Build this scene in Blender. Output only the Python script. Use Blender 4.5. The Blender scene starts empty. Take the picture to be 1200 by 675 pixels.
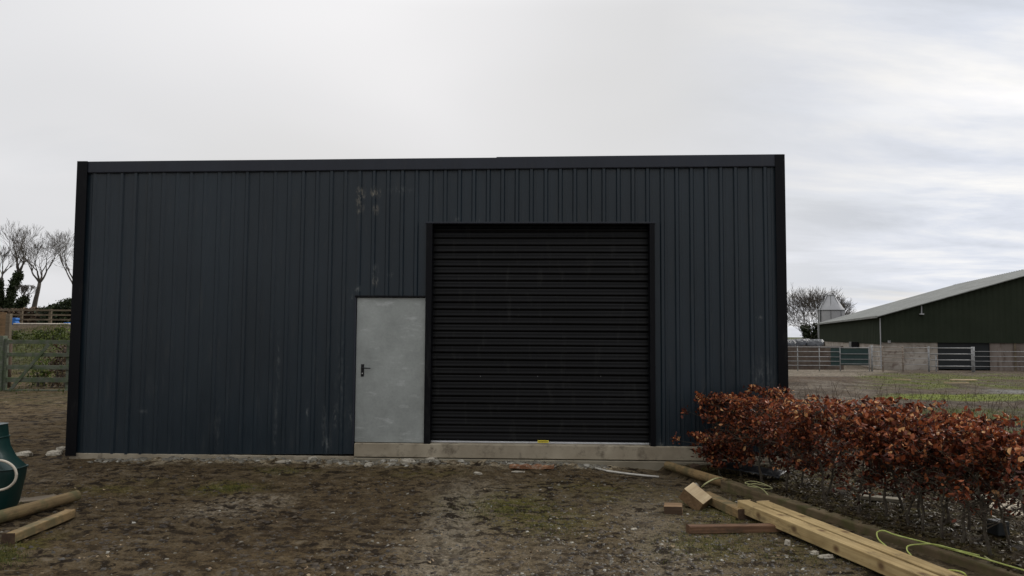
import bpy, math, random
import numpy as np
from mathutils import Matrix, Vector, Euler
random.seed(7); RNG = np.random.default_rng(7)
scene = bpy.context.scene
C = scene.collection
R = math.radians

# ------------------------------------------------------------------ camera
F = 890.0; H = 1.75; TILT = R(3.5); ROLL = R(0.33)
cam_m = Matrix.Translation((0, 0, H)) @ Matrix.Rotation(R(90) + TILT, 4, 'X') @ Matrix.Rotation(ROLL, 4, 'Z')
cd = bpy.data.cameras.new('camera'); cam = bpy.data.objects.new('camera', cd); C.objects.link(cam)
cd.sensor_width = 36; cd.lens = 36 * F / 1200; cd.clip_start = 0.05; cd.clip_end = 3000
cam.matrix_world = cam_m
scene.camera = cam
M3 = cam_m.to_3x3()
def ray(px, py): return M3 @ Vector(((px - 600) / F, -(py - 337.5) / F, -1))
def on_z(px, py, z=0.0):
    d = ray(px, py); t = (z - H) / d.z; return Vector((d.x * t, d.y * t, z))
def at_y(px, py, y):
    d = ray(px, py); t = y / d.y; return Vector((d.x * t, y, H + d.z * t))

# ------------------------------------------------------------------ numpy noise
def _h(ix, iy, s):
    n = (ix.astype(np.int64) * 374761393 + iy.astype(np.int64) * 668265263 + s * 974634777) & 0xffffffff
    n = ((n ^ (n >> 13)) * 1274126177) & 0xffffffff
    n = (n ^ (n >> 16)) & 0xffffffff
    return n / 4294967295.0
def vnoise(x, y, s=0):
    x = np.asarray(x, float); y = np.asarray(y, float)
    ix = np.floor(x); iy = np.floor(y); fx = x - ix; fy = y - iy
    a = 2 * math.pi
    def g(ox, oy):
        t = _h(ix + ox, iy + oy, s) * a
        return np.cos(t) * (fx - ox) + np.sin(t) * (fy - oy)
    u = fx * fx * fx * (fx * (fx * 6 - 15) + 10); v = fy * fy * fy * (fy * (fy * 6 - 15) + 10)
    return 1.45 * ((g(0, 0) * (1 - u) + g(1, 0) * u) * (1 - v) + (g(0, 1) * (1 - u) + g(1, 1) * u) * v)
def fbm(x, y, s=0, o=4, gain=0.5):
    t = 0; a = 1; f = 1; n = 0
    for k in range(o):
        t = t + a * vnoise(x * f + k * 17.3, y * f - k * 9.1, s + k); n += a; a *= gain; f *= 2.03
    return t / n
def sst(a, b, x):
    t = np.clip((np.asarray(x, float) - a) / (b - a), 0, 1); return t * t * (3 - 2 * t)

# ------------------------------------------------------------------ shed frame (wall turned a little, right end nearer)
YAW = R(2.2); WY = 10.45
U2 = Vector((math.cos(YAW), -math.sin(YAW), 0)); N2 = Vector((-math.sin(YAW), -math.cos(YAW), 0))
W0 = Vector((0, WY, 0))
def wall(px, py, t=0.0):      # (s, z) where the ray meets the wall plane pushed out by t
    d = ray(px, py); o = Vector((0, 0, H)); p = W0 + N2 * t
    k = (p - o).dot(N2) / d.dot(N2); q = o + d * k
    return (q - W0).dot(U2), q.z
def wdist(x, y): return (np.asarray(x) * N2.x + (np.asarray(y) - WY) * N2.y)   # metres in front of wall

# bed edging line (front edge), from the wall out to the right foreground
K0 = on_z(778, 549, 0); K1 = on_z(1200, 690, 0); KD = (K1 - K0).normalized(); KN = Vector((-KD.y, KD.x, 0))
if KN.x < 0: KN = -KN
def kdist(x, y): return (np.asarray(x) - K0.x) * KN.x + (np.asarray(y) - K0.y) * KN.y   # >0 : inside the bed
def kalong(x, y): return (np.asarray(x) - K0.x) * KD.x + (np.asarray(y) - K0.y) * KD.y

def base_h(x, y):
    x = np.asarray(x, float); y = np.asarray(y, float)
    z = np.zeros(np.broadcast(x, y).shape)
    right = sst(2, 8, x) * 1.0
    fall = -0.17 * sst(14, 42, y) - 0.36 * sst(42, 54, y) - 0.1 * sst(54, 90, y)
    z = z + right * fall
    left = sst(-4.5, -8, x)
    rise = 0.28 * sst(9.5, 19, y) + 1.15 * sst(20.5, 27, y) + 0.62 * sst(27, 34, y) + 1.85 * sst(45, 76, y)
    z = z + left * rise
    z = z - 0.06 * sst(0.5, 2.2, x) * sst(7.5, 10, y) * (1 - sst(11, 14, y))
    bed = sst(0.0, 0.1, kdist(x, y)) * sst(3.2, 2.4, kdist(x, y)) * (1 - sst(10.2, 10.8, y))
    z = z + 0.075 * bed
    return z
def gh(x, y): return float(base_h(np.array([x]), np.array([y]))[0])

# ------------------------------------------------------------------ materials
MATS = {}
class NT:
    def __init__(s, name):
        s.m = bpy.data.materials.new(name); s.m.use_nodes = True; s.t = s.m.node_tree; s.n = s.t.nodes
        s.b = s.n['Principled BSDF']; s.out = s.n['Material Output']
        s.tc = s.n.new('ShaderNodeTexCoord'); MATS[name] = s.m
    def link(s, a, b): s.t.links.new(a, b)
    def node(s, kind, **kw):
        nd = s.n.new('ShaderNode' + kind)
        for k, v in kw.items():
            if k in nd.inputs: nd.inputs[k].default_value = v
            else: setattr(nd, k, v)
        return nd
    def noise(s, scale, detail=4, rough=.55, vec=None, stretch=None, coord='Object', w=None):
        v = vec or s.tc.outputs[coord]
        if stretch:
            mp = s.node('Mapping'); mp.inputs['Scale'].default_value = stretch; s.link(v, mp.inputs[0]); v = mp.outputs[0]
        nd = s.node('TexNoise'); nd.inputs['Scale'].default_value = scale; nd.inputs['Detail'].default_value = detail; nd.inputs['Roughness'].default_value = rough
        s.link(v, nd.inputs['Vector']); return nd.outputs['Fac']
    def ramp(s, fac, stops):
        r = s.node('ValToRGB'); e = r.color_ramp.elements
        while len(e) < len(stops): e.new(.5)
        for i, (p, c) in enumerate(stops):
            e[i].position = p; e[i].color = (*c, 1) if hasattr(c, '__len__') else (c, c, c, 1)
        s.link(fac, r.inputs[0]); return r.outputs[0]
    def mix(s, fac, a, b, mode='MIX'):
        m = s.node('Mix', data_type='RGBA', blend_type=mode)
        for sock, v in ((m.inputs[0], fac), (m.inputs[6], a), (m.inputs[7], b)):
            if isinstance(v, bpy.types.NodeSocket): s.link(v, sock)
            elif sock == m.inputs[0]: sock.default_value = v
            else: sock.default_value = (*v, 1) if len(v) == 3 else v
        return m.outputs[2]
    def math(s, op, a, b=None, clamp=False):
        m = s.node('Math', operation=op, use_clamp=clamp)
        for i, v in enumerate((a, b)):
            if v is None: continue
            if isinstance(v, bpy.types.NodeSocket): s.link(v, m.inputs[i])
            else: m.inputs[i].default_value = v
        return m.outputs[0]
    def bump(s, h, strength=.3, dist=.01, prev=None):
        b = s.node('Bump'); b.inputs['Strength'].default_value = strength; b.inputs['Distance'].default_value = dist
        s.link(h, b.inputs['Height'])
        if prev: s.link(prev, b.inputs['Normal'])
        s.link(b.outputs[0], s.b.inputs['Normal']); return b.outputs[0]
    def set(s, color=None, rough=None, metal=None, spec=None):
        for k, v in (('Base Color', color), ('Roughness', rough), ('Metallic', metal), ('Specular IOR Level', spec)):
            if v is None: continue
            if isinstance(v, bpy.types.NodeSocket): s.link(v, s.b.inputs[k])
            else: s.b.inputs[k].default_value = (*v, 1) if hasattr(v, '__len__') else v
        return s.m

def mottled(name, a, b, scale=3, rough=.8, bump=.3, bscale=40, bdist=.005, spec=.3, metal=0, c=None, stretch=None):
    t = NT(name); n = t.noise(scale, 6, .6, stretch=stretch); col = t.ramp(n, [(.32, a), (.68, b)])
    if c: n2 = t.noise(scale * 2.7, 5, .65, stretch=stretch); col = t.mix(t.ramp(n2, [(.52, 0.), (.7, 1.)]), col, c)
    if bump: t.bump(t.noise(bscale, 5, .6), bump, bdist)
    return t.set(col, rough, metal, spec)

def steel(name, base, spec, stains=(), rough=.42):
    t = NT(name)
    n = t.noise(1.3, 5, .6, stretch=(1, 1, .35)); n2 = t.noise(9, 6, .65, stretch=(1, 1, .18))
    col = t.ramp(n, [(.3, tuple(v * .82 for v in base)), (.7, tuple(v * 1.2 for v in base))])
    # thin dust runs down the sheet
    dust = t.ramp(n2, [(.56, 0.), (.8, .35)]); col = t.mix(dust, col, (.06, .06, .055))
    sep = t.node('SeparateXYZ'); t.link(t.tc.outputs['Object'], sep.inputs[0])
    sn = t.noise(22, 6, .7, stretch=(1, .2, .45))
    for (s0, z0, rs, rz, k, c) in stains:
        dx = t.math('DIVIDE', t.math('SUBTRACT', sep.outputs[0], s0), rs)
        dz = t.math('DIVIDE', t.math('SUBTRACT', sep.outputs[2], z0), rz)
        d = t.math('SQRT', t.math('ADD', t.math('MULTIPLY', dx, dx), t.math('MULTIPLY', dz, dz)))
        m = t.math('SUBTRACT', 1, d, True)
        m = t.math('MULTIPLY', m, t.math('MULTIPLY', t.ramp(sn, [(.47, 0.), (.66, 1.)]), k), True)
        col = t.mix(m, col, c)
    r = t.ramp(n2, [(.3, rough - .06), (.75, rough + .14)])
    big = t.noise(1.1, 3, .5, stretch=(1, 1, .6))
    t.bump(big, .25, .012)
    return t.set(col, r, 0, spec)

def wood(name, dark, light, knot=None, moss=None, rough=.75, pts=(), dirt=None):
    t = NT(name)
    n = t.noise(4.5, 7, .68, stretch=(.35, 9, 9)); n2 = t.noise(2.2, 4, .6, stretch=(.9, 1.6, 1.6))
    col = t.ramp(n, [(.3, dark), (.7, light)])
    col = t.mix(t.ramp(n2, [(.35, .55), (.6, 0.)]), col, tuple(v * .55 for v in dark))
    if knot:
        v = t.node('TexVoronoi'); v.inputs['Scale'].default_value = 2.6
        mp = t.node('Mapping'); mp.inputs['Scale'].default_value = (1, .9, .9); t.link(t.tc.outputs['Object'], mp.inputs[0]); t.link(mp.outputs[0], v.inputs['Vector'])
        col = t.mix(t.ramp(v.outputs['Distance'], [(.07, 1.), (.14, 0.)]), col, knot)
    for (kx, ky, kz) in pts:
        dn = t.node('VectorMath', operation='DISTANCE'); mp = t.node('Mapping'); mp.inputs['Scale'].default_value = (.75, 1, 1); mp.inputs['Location'].default_value = (-kx * .75, -ky, -kz)
        t.link(t.tc.outputs['Object'], mp.inputs[0]); t.link(mp.outputs[0], dn.inputs[0]); dn.inputs[1].default_value = (0, 0, 0)
        col = t.mix(t.ramp(dn.outputs['Value'], [(.012, .9), (.024, .5), (.04, 0.)]), col, knot)
    if dirt:
        n4 = t.noise(3.5, 6, .7, stretch=(1, 2.5, 2.5)); col = t.mix(t.ramp(n4, [(.54, 0.), (.68, .75)]), col, dirt)
    if moss:
        n3 = t.noise(6, 5, .65); col = t.mix(t.ramp(n3, [(.45, 0.), (.62, .9)]), col, moss)
    t.bump(n, .5, .006)
    return t.set(col, rough, 0, .25)

def leafmat(name, stops, trans=.35):
    t = NT(name); a = t.node('Attribute', attribute_name='rnd'); col = t.ramp(a.outputs['Fac'], stops)
    t.set(col, .55, 0, .25)
    tr = t.node('BsdfTranslucent'); t.link(col, tr.inputs[0]); mx = t.node('MixShader'); mx.inputs[0].default_value = trans
    t.link(t.b.outputs[0], mx.inputs[1]); t.link(tr.outputs[0], mx.inputs[2]); t.link(mx.outputs[0], t.out.inputs[0]); return t.m

# ------------------------------------------------------------------ mesh helpers
class MB:
    def __init__(s): s.v = []; s.f = []; s.rnd = []
    def add(s, vs, fs):
        o = len(s.v); s.v += [tuple(v) for v in vs]; s.f += [tuple(i + o for i in f) for f in fs]; return s
    def box(s, x0, x1, y0, y1, z0, z1, m=None):
        vs = [Vector(p) for p in ((x0,y0,z0),(x1,y0,z0),(x1,y1,z0),(x0,y1,z0),(x0,y0,z1),(x1,y0,z1),(x1,y1,z1),(x0,y1,z1))]
        if m: vs = [m @ v for v in vs]
        return s.add(vs, [(0,3,2,1),(4,5,6,7),(0,1,5,4),(1,2,6,5),(2,3,7,6),(3,0,4,7)])
    def tube(s, pts, radii, n=8, cap=True):
        pts = [Vector(p) for p in pts]
        if not hasattr(radii, '__len__'): radii = [radii] * len(pts)
        o = len(s.v); ref = None
        for i, p in enumerate(pts):
            d = (pts[min(i + 1, len(pts) - 1)] - pts[max(i - 1, 0)])
            if d.length < 1e-9: d = Vector((0, 0, 1))
            d.normalize()
            if ref is None: ref = d.orthogonal().normalized()
            ref = (ref - d * ref.dot(d)); ref = ref.normalized() if ref.length > 1e-6 else d.orthogonal().normalized()
            b = d.cross(ref)
            for k in range(n):
                a = 2 * math.pi * k / n; s.v.append(tuple(p + (ref * math.cos(a) + b * math.sin(a)) * radii[i]))
        for i in range(len(pts) - 1):
            for k in range(n):
                k2 = (k + 1) % n; a = o + i * n; s.f.append((a + k, a + k2, a + n + k2, a + n + k))
        if cap:
            s.f.append(tuple(o + k for k in reversed(range(n)))); s.f.append(tuple(o + (len(pts) - 1) * n + k for k in range(n)))
        return s
    def poly_prism(s, poly, y0, y1):         # poly in (x, z), extruded along y
        n = len(poly); vs = [(x, y0, z) for x, z in poly] + [(x, y1, z) for x, z in poly]
        return s.add(vs, [tuple(range(n)), tuple(reversed(range(n, 2 * n)))] + [(i, i + n, (i + 1) % n + n, (i + 1) % n) for i in range(n)])
    def build(s, name, mat, parent=None, smooth=False, bevel=0, seg=2, rnd=None):
        me = bpy.data.meshes.new(name); me.from_pydata(s.v, [], s.f); me.update()
        if bevel or smooth is not None:
            pass
        o = bpy.data.objects.new(name, me); C.objects.link(o)
        if mat: me.materials.append(MATS[mat] if isinstance(mat, str) else mat)
        if smooth: me.polygons.foreach_set('use_smooth', [True] * len(me.polygons))
        if bevel:
            b = o.modifiers.new('bevel', 'BEVEL'); b.width = bevel; b.segments = seg; b.limit_method = 'ANGLE'
        if rnd is not None:
            at = me.attributes.new('rnd', 'FLOAT', 'POINT'); at.data.foreach_set('value', np.asarray(rnd, np.float32))
        if parent: o.parent = parent
        return o
def npmesh(name, V, Q, mat, parent=None, rnd=None, smooth=False, col=None):
    V = np.asarray(V, np.float32); Q = np.asarray(Q, np.int32); k = Q.shape[1]
    me = bpy.data.meshes.new(name); me.vertices.add(len(V)); me.vertices.foreach_set('co', V.ravel())
    me.loops.add(Q.size); me.loops.foreach_set('vertex_index', Q.ravel())
    me.polygons.add(len(Q)); me.polygons.foreach_set('loop_start', np.arange(0, Q.size, k, dtype=np.int32))
    if smooth: me.polygons.foreach_set('use_smooth', np.ones(len(Q), bool))
    me.update(calc_edges=True); me.validate()
    if rnd is not None:
        at = me.attributes.new('rnd', 'FLOAT', 'POINT'); at.data.foreach_set('value', np.asarray(rnd, np.float32))
    if col is not None:
        at = me.attributes.new('soil', 'FLOAT_COLOR', 'POINT'); at.data.foreach_set('color', np.asarray(col, np.float32).ravel())
    o = bpy.data.objects.new(name, me); C.objects.link(o); me.materials.append(MATS[mat])
    if parent: o.parent = parent
    return o
def tag(o, label, cat=None, group=None, kind=None):
    if label: o['label'] = label
    if cat: o['category'] = cat
    if group: o['group'] = group
    if kind: o['kind'] = kind
    return o
def thing(name, label, cat, loc, rotz=0, group=None):
    o = bpy.data.objects.new(name, None); C.objects.link(o); o.location = loc; o.rotation_euler = (0, 0, rotz)
    o.empty_display_size = .2
    return tag(o, label, cat, group)

# ------------------------------------------------------------------ material list
sc = lambda px, py: wall(px, py)
STAIN = (.30, .27, .21)
PALE = (.20, .21, .20)
stains = []
for (px, py, rx, ry, k, c) in [(422, 228, 8, 11, 1.2, STAIN), (422, 243, 6, 12, .9, STAIN), (440, 226, 8, 9, 1.1, STAIN), (441, 246, 5, 8, .9, STAIN), (470, 224, 20, 7, .4, PALE),
        (440, 322, 5, 16, 1.0, PALE), (440, 330, 4, 8, .9, STAIN), (419, 338, 5, 6, 1.1, PALE), (458, 322, 5, 4, .7, PALE), (380, 497, 4, 34, .6, PALE), (383, 520, 7, 14, .8, PALE), (393, 487, 4, 20, .7, PALE),
        (411, 487, 4, 18, .6, PALE), (412, 350, 3, 12, .5, PALE), (326, 430, 3, 60, .4, PALE), (360, 482, 2, 14, .9, PALE), (167, 482, 14, 3, .5, PALE), (536, 258, 4, 5, .9, PALE), (560, 258, 4, 5, .8, PALE),
        (893, 440, 18, 26, .5, PALE), (773, 520, 7, 8, .9, PALE), (890, 372, 5, 3, .8, PALE), (322, 500, 4, 40, .35, PALE), (255, 498, 5, 40, .3, PALE), (400, 450, 10, 90, .22, PALE)]:
    s, z = wall(px, py); stains.append((s, z, rx / 85, ry / 85, k, c))
steel('anthracite_sheet', (.0095, .0180, .0255), .45, stains, rough=.36)
steel('anthracite_trim', (.016, .0195, .029), .38)
steel('black_trim', (.0035, .0036, .005), .14)
steel('black_shutter', (.0026, .0026, .003), .16, rough=.32)
t = NT('galvanised_door'); n = t.noise(2.2, 6, .65); n2 = t.noise(30, 5, .7); n3 = t.noise(5, 6, .7, stretch=(.5, 1, 1.6))
c_ = t.ramp(n, [(.3, (.29, .31, .295)), (.7, (.42, .445, .425))]); c_ = t.mix(t.ramp(n3, [(.57, 0.), (.68, .7)]), c_, (.56, .58, .57))
c_ = t.mix(t.ramp(n2, [(.3, .25), (.6, 0.)]), c_, (.2, .21, .2))
t.set(c_, t.ramp(n, [(.3, .32), (.7, .5)]), .35, .5); t.bump(n, .12, .01)
mottled('galvanised_tube', (.19, .19, .19), (.32, .32, .31), 8, .6, .1, metal=.2)
mottled('rusty_tube', (.16, .11, .07), (.30, .26, .22), 10, .7, .2)
mottled('concrete', (.25, .21, .15), (.38, .33, .245), 2.5, .9, .35, 60, .004, c=(.15, .125, .09))
mottled('concrete_dark', (.18, .155, .11), (.26, .23, .17), 3, .9, .35, 60, .004)
mottled('rubble', (.28, .25, .19), (.48, .44, .36), 9, .95, .5, 50, .01, c=(.15, .12, .09))
mottled('brick_rubble', (.16, .065, .03), (.30, .16, .085), 9, .95, .5, 50, .01, c=(.42, .36, .28))
mottled('aluminium', (.5, .5, .5), (.62, .62, .62), 6, .4, .05, metal=.3)
mottled('yellow_sticker', (.75, .60, .06), (.8, .66, .08), 30, .5, 0)
mottled('black_plastic', (.006, .006, .007), (.012, .012, .013), 6, .35, .1)
mottled('black_membrane', (.008, .009, .011), (.022, .024, .028), 5, .4, .6, 12, .03, spec=.5)
mottled('bale_wrap', (.006, .008, .011), (.022, .025, .032), 2.2, .35, .9, 5, .12, spec=.5)
mottled('old_boards', (.07, .052, .042), (.13, .105, .085), 2, .95, .2, c=(.09, .05, .035))
mottled('green_plastic', (.003, .020, .018), (.005, .032, .027), 4, .38, .15, 20, .01, spec=.4)
mottled('cream_plastic', (.46, .40, .32), (.58, .52, .42), 6, .5, .1)
mottled('blue_plastic', (.015, .10, .34), (.02, .14, .42), 4, .5, .1)
mottled('white_pipe', (.42, .40, .35), (.60, .57, .50), 12, .6, .1)
mottled('lime_hose', (.33, .38, .09), (.46, .50, .16), 20, .5, .1)
mottled('straw_hose', (.28, .28, .12), (.40, .38, .2), 20, .6, .1)
mottled('olive_cladding', (.025, .031, .021), (.033, .039, .027), .5, .95, 0, spec=.05)
mottled('grey_roof_sheet', (.16, .165, .155), (.23, .235, .22), .6, .8, 0, c=(.14, .14, .12))
mottled('silo_metal', (.30, .30, .305), (.38, .38, .385), .8, .6, 0)
mottled('farm_concrete', (.22, .19, .155), (.42, .38, .33), .9, .9, .2, 10, .02, c=(.13, .09, .07))
mottled('farm_panel', (.12, .095, .08), (.21, .175, .15), 1.2, .9, .2, 10, .02, c=(.09, .06, .045), stretch=(1, 1, .3))
mottled('dark_door', (.012, .014, .015), (.02, .023, .024), 1, .6, 0)
mottled('teal_sheet', (.018, .038, .037), (.03, .058, .054), 2, .6, 0)
mottled('bark', (.075, .060, .042), (.15, .125, .095), 20, .95, .5, 60, .01)
mottled('hedge_bark', (.05, .038, .028), (.11, .09, .068), 25, .9, .4, 80, .004, c=(.06, .068, .04))
mottled('far_bark', (.06, .05, .042), (.11, .095, .08), 1, .95, 0)
wood('new_timber', (.33, .225, .095), (.54, .405, .20), knot=(.12, .065, .03), pts=[(.35,-.06,.05),(.9,-.06,.06),(1.15,.03,.1),(1.45,-.06,.045),(1.95,-.06,.06),(2.3,-.02,.1),(2.55,-.06,.04),(3.1,-.06,.06),(.6,.01,.1)], dirt=(.10, .07, .035))
wood('pale_cut_wood', (.40, .29, .16), (.56, .45, .28))
wood('brown_timber', (.14, .085, .042), (.30, .19, .10), dirt=(.07, .05, .03))
wood('red_brown_timber', (.10, .052, .028), (.22, .125, .07), dirt=(.06, .045, .03))
wood('wet_timber', (.05, .03, .018), (.10, .065, .04))
wood('barked_post', (.13, .085, .04), (.27, .19, .09), knot=(.07, .04, .02), moss=(.10, .09, .04), dirt=(.05, .035, .02))
wood('mossy_sleeper', (.11, .078, .045), (.20, .15, .085), moss=(.085, .078, .03), rough=.95)
wood('old_post', (.19, .12, .052), (.36, .25, .12), knot=(.1, .06, .03), moss=(.12, .10, .05), dirt=(.08, .055, .03))
wood('gate_timber', (.085, .095, .07), (.17, .18, .14), moss=(.07, .10, .045), rough=.9)
wood('fence_timber', (.10, .078, .052), (.22, .175, .12), rough=.9)
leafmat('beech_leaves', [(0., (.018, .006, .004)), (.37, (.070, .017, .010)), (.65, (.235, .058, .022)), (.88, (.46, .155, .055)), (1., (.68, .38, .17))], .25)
leafmat('fallen_leaves', [(0., (.035, .026, .012)), (.7, (.065, .048, .02)), (1., (.13, .095, .035))], .1)
leafmat('ivy_leaves', [(0., (.012, .02, .008)), (1., (.045, .06, .022))], .15)
leafmat('bush_leaves', [(0., (.03, .04, .012)), (.6, (.07, .09, .02)), (1., (.14, .17, .03))], .3)
leafmat('brown_scrub', [(0., (.045, .03, .02)), (.6, (.10, .065, .04)), (1., (.17, .12, .07))], .1)
leafmat('grass_blades', [(0., (.03, .04, .008)), (.5, (.065, .08, .015)), (1., (.15, .14, .05))], .25)
leafmat('yard_blades', [(0., (.06, .075, .012)), (.5, (.09, .11, .018)), (1., (.17, .17, .055))], .2)
leafmat('stone_mix', [(0., (.03, .025, .02)), (.5, (.09, .08, .065)), (.9, (.17, .155, .12)), (1., (.36, .34, .29))], 0)
leafmat('clod_mix', [(0., (.026, .018, .011)), (1., (.072, .053, .032))], 0)
leafmat('chip_mix', [(0., (.12, .075, .04)), (1., (.36, .27, .16))], 0)

# ------------------------------------------------------------------ ground
def grid_axis(pts):
    out = [pts[0][0]]
    for (a, sa), (b, sb) in zip(pts[:-1], pts[1:]):
        x = a
        while x < b - 1e-6:
            st = sa + (sb - sa) * (x - a) / (b - a); x = min(b, x + st); out.append(x)
    return np.array(out)
xs = grid_axis([(-900, 60), (-60, 6), (-16, .35), (-7, .10), (-5.6, .024), (5.0, .024), (6.5, .10), (20, .3), (60, 2.5), (900, 70)])
ys = grid_axis([(-60, 8), (2.0, .5), (4.6, .014), (7.5, .02), (11.5, .03), (16, .1), (30, .2), (60, 1.0), (120, 5), (1500, 120)])
X, Y = np.meshgrid(xs, ys)
Z = base_h(X, Y)
near = sst(40, 14, Y)
wd = wdist(X, Y)
inbed = sst(0, .1, kdist(X, Y)) * (Y < 10.6)
smooth_track = np.exp(-((X - 0.15 - .02 * Y) / .55) ** 2) * sst(10, 8, Y)
grav = sst(.9, 1.6, X + .35 * fbm(X * .8, Y * .8, 5)) * (1 - inbed)
rough = (1 - .65 * smooth_track) * (1 - .55 * grav)
n1 = fbm(X * .55, Y * .55, 11, 3); n2_ = fbm(X * 2.6, Y * 3.4, 21, 5, .6); n3_ = fbm(X * 9, Y * 12, 31, 4, .6)
ridg = 1 - np.abs(fbm(X * 4.5 + .6 * n2_, Y * 6.5, 41, 4, .55)) * 2.4
Z = Z + near * (.028 * n1 + rough * (.040 * n2_ + .022 * (ridg - .4) + .017 * n3_) + .004 * vnoise(X * 30, Y * 34, 51))
# shallow wheel ruts running to the roller door
rut = np.exp(-((X - (-.55 + .015 * Y)) / .13) ** 2) + np.exp(-((X - (.95 + .03 * Y)) / .13) ** 2)
Z -= .022 * rut * sst(9.9, 8.5, Y) * near
spoil = sst(.62, .10, wd + .22 * fbm(X * 3, Y * 3, 61, 3)) * (wd > -.05) * sst(5.0, 4.0, np.abs(X + .6)) * sst(1.9, 1.2, X)
Z += spoil * (.014 + .075 * np.abs(fbm(X * 7, Y * 9, 71, 4))) * near
Z = np.where((wd < .06) & (wd > -6) & (np.abs(X) < 6.2) & (Y < 17), np.minimum(Z, -.01 + base_h(X, Y)), Z)
# flat under the far sheds stays as it is
def blend(c, m, col):
    m = np.clip(m, 0, 1)[..., None]; return c * (1 - m) + np.array(col) * m
col = np.ones(X.shape + (3,)) * np.array((.112, .084, .049))
nn = fbm(X * 1.1, Y * 1.1, 81, 5, .55); nm = fbm(X * 5, Y * 6, 82, 5, .6); nf = fbm(X * 16, Y * 20, 83, 3, .6)
col = blend(col, sst(.0, .35, nn) * .7, (.145, .116, .076))
hgt_ = n2_ * .6 + n3_ * .45 + (ridg - .4) * .35
col = blend(col, sst(.05, -.35, hgt_) * .7 * near, (.034, .023, .015))
col = blend(col, sst(.02, .4, nm) * .35, (.045, .031, .020))          # wet hollows
col = blend(col, sst(.1, .5, -nm) * .5, (.165, .130, .082))
col = blend(col, smooth_track * .55 + grav * .45, (.155, .130, .090))
def blob(px, py, rx, ry, z=0):
    p = on_z(px, py, z); a = on_z(px + rx, py, z); b = on_z(px, py - ry, z)
    return np.exp(-(((X - p.x) / abs(a.x - p.x)) ** 2 + ((Y - p.y) / abs(b.y - p.y)) ** 2) ** 1.0)
moss = (.125, .118, .024)
for (px, py, rx, ry, k) in [(268, 572, 40, 6, 1.), (590, 592, 60, 13, 1.), (650, 612, 55, 14, .8), (120, 575, 50, 5, .5), (700, 570, 60, 6, .5), (720, 583, 30, 5, .5), (335, 553, 40, 4, .5), (500, 555, 50, 5, .4), (860, 600, 60, 22, .6), (820, 640, 60, 16, .6), (10, 650, 30, 20, .9), (960, 650, 60, 22, .3), (170, 565, 30, 4, .35)]:
    col = blend(col, blob(px, py, rx, ry) * k * sst(-.15, .15, nm + .1), moss)
for (px, py, rx, ry, k) in [(285, 592, 45, 9, 1.0), (250, 600, 45, 8, .8), (300, 584, 30, 4, .7), (530, 640, 40, 60, .5), (650, 660, 60, 25, .3), (760, 640, 30, 40, .3), (330, 585, 25, 5, .5), (560, 570, 60, 12, .3), (60, 560, 60, 7, .25)]:
    col = blend(col, blob(px, py, rx, ry) * k * sst(-.2, .25, nf), (.32, .285, .23))
tc_ = np.exp(-((X - (-.62 + .012 * Y) + .10 * nn) / .30) ** 2) * sst(9.6, 8.2, Y)
col = blend(col, tc_ * (.35 + .35 * sst(-.3, .2, nf)), (.26, .235, .19))
tc2 = np.exp(-((X - (1.05 + .03 * Y) + .10 * nn) / .28) ** 2) * sst(9.3, 7.5, Y)
col = blend(col, tc2 * .4, (.20, .18, .145))
dk = np.exp(-((X - .35 - .02 * Y) / .32) ** 2) * sst(8.2, 6.8, Y) + np.exp(-((X + 1.9) / .9) ** 2 - ((Y - 7.0) / 1.3) ** 2)
col = blend(col, np.clip(dk, 0, 1) * .55 * sst(-.25, .15, nm), (.05, .036, .024))
col = blend(col, spoil * sst(-.25, .2, nm + nf * .5) * .95, (.50, .44, .33))
col = blend(col, blob(622, 544, 26, 5) * 1.0, (.03, .028, .028))  # shade of the gap under the step, painted into the ground colour
col = blend(col, inbed * .8, (.045, .034, .02)); col = blend(col, inbed * sst(-.1, .25, nm) * .8, (.075, .068, .022))
# beyond the gate: green bank, and field
lf = sst(-5, -8, X)
col = blend(col, lf * sst(21, 24, Y) * .95, (.055, .075, .02))
col = blend(col, lf * sst(17, 21, Y) * sst(27, 23, Y) * sst(-.1, .2, nm) * .7, (.10, .085, .06))
col = blend(col, lf * sst(29, 31, Y) * sst(70, 60, Y) * .9, (.085, .062, .042))
col = blend(col, lf * sst(14.5, 17, Y) * sst(21, 19, Y) * sst(-.05, .2, nm) * .6, (.06, .07, .025))
# right-hand yard: grass with worn tracks
rg = sst(3.6, 4.6, X) * sst(9.5, 12, Y)
col = blend(col, rg, (.095, .075, .056))
col = blend(col, rg * sst(-.1, .25, fbm(X * .7, Y * .25, 95, 4)) * .7, (.05, .038, .028))
green = (.095, .112, .018)
def yard_masks(x, y):
    q = x / np.maximum(y, 1) + .05 * fbm(x * .2, y * .2, 93, 3); yy = y + 1.0 * fbm(x * .25, y * .2, 91, 4); on = sst(3.6, 4.6, x) * sst(9.5, 12, y)
    pat = fbm(x * .9, y * .35, 97, 4)
    band = lambda a, b, q0, sft: sst(a - sft, a + sft, yy) * sst(b + sft, b - sft, yy) * sst(q0 - .03, q0 + .03, q)
    far_g = on * band(26.5, 40, .46, .8) * (.1 + .9 * sst(-.12, .10, pat)); near_g = on * band(12.5, 18.6, .50, .8) * (.3 + .7 * sst(-.2, .1, pat)); lush = on * band(21.6, 24.2, .50, .35)
    return on, far_g, near_g, lush, pat, yy, q
on_, far_g, near_g, lush, yp, yy_, q_ = yard_masks(X, Y)
col = blend(col, on_ * sst(30, 33, yy_) * sst(37, 35, yy_) * .6, (.075, .048, .030))
col = blend(col, far_g, green); col = blend(col, near_g * .9, (.075, .092, .018)); col = blend(col, lush, (.14, .18, .022))
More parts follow.
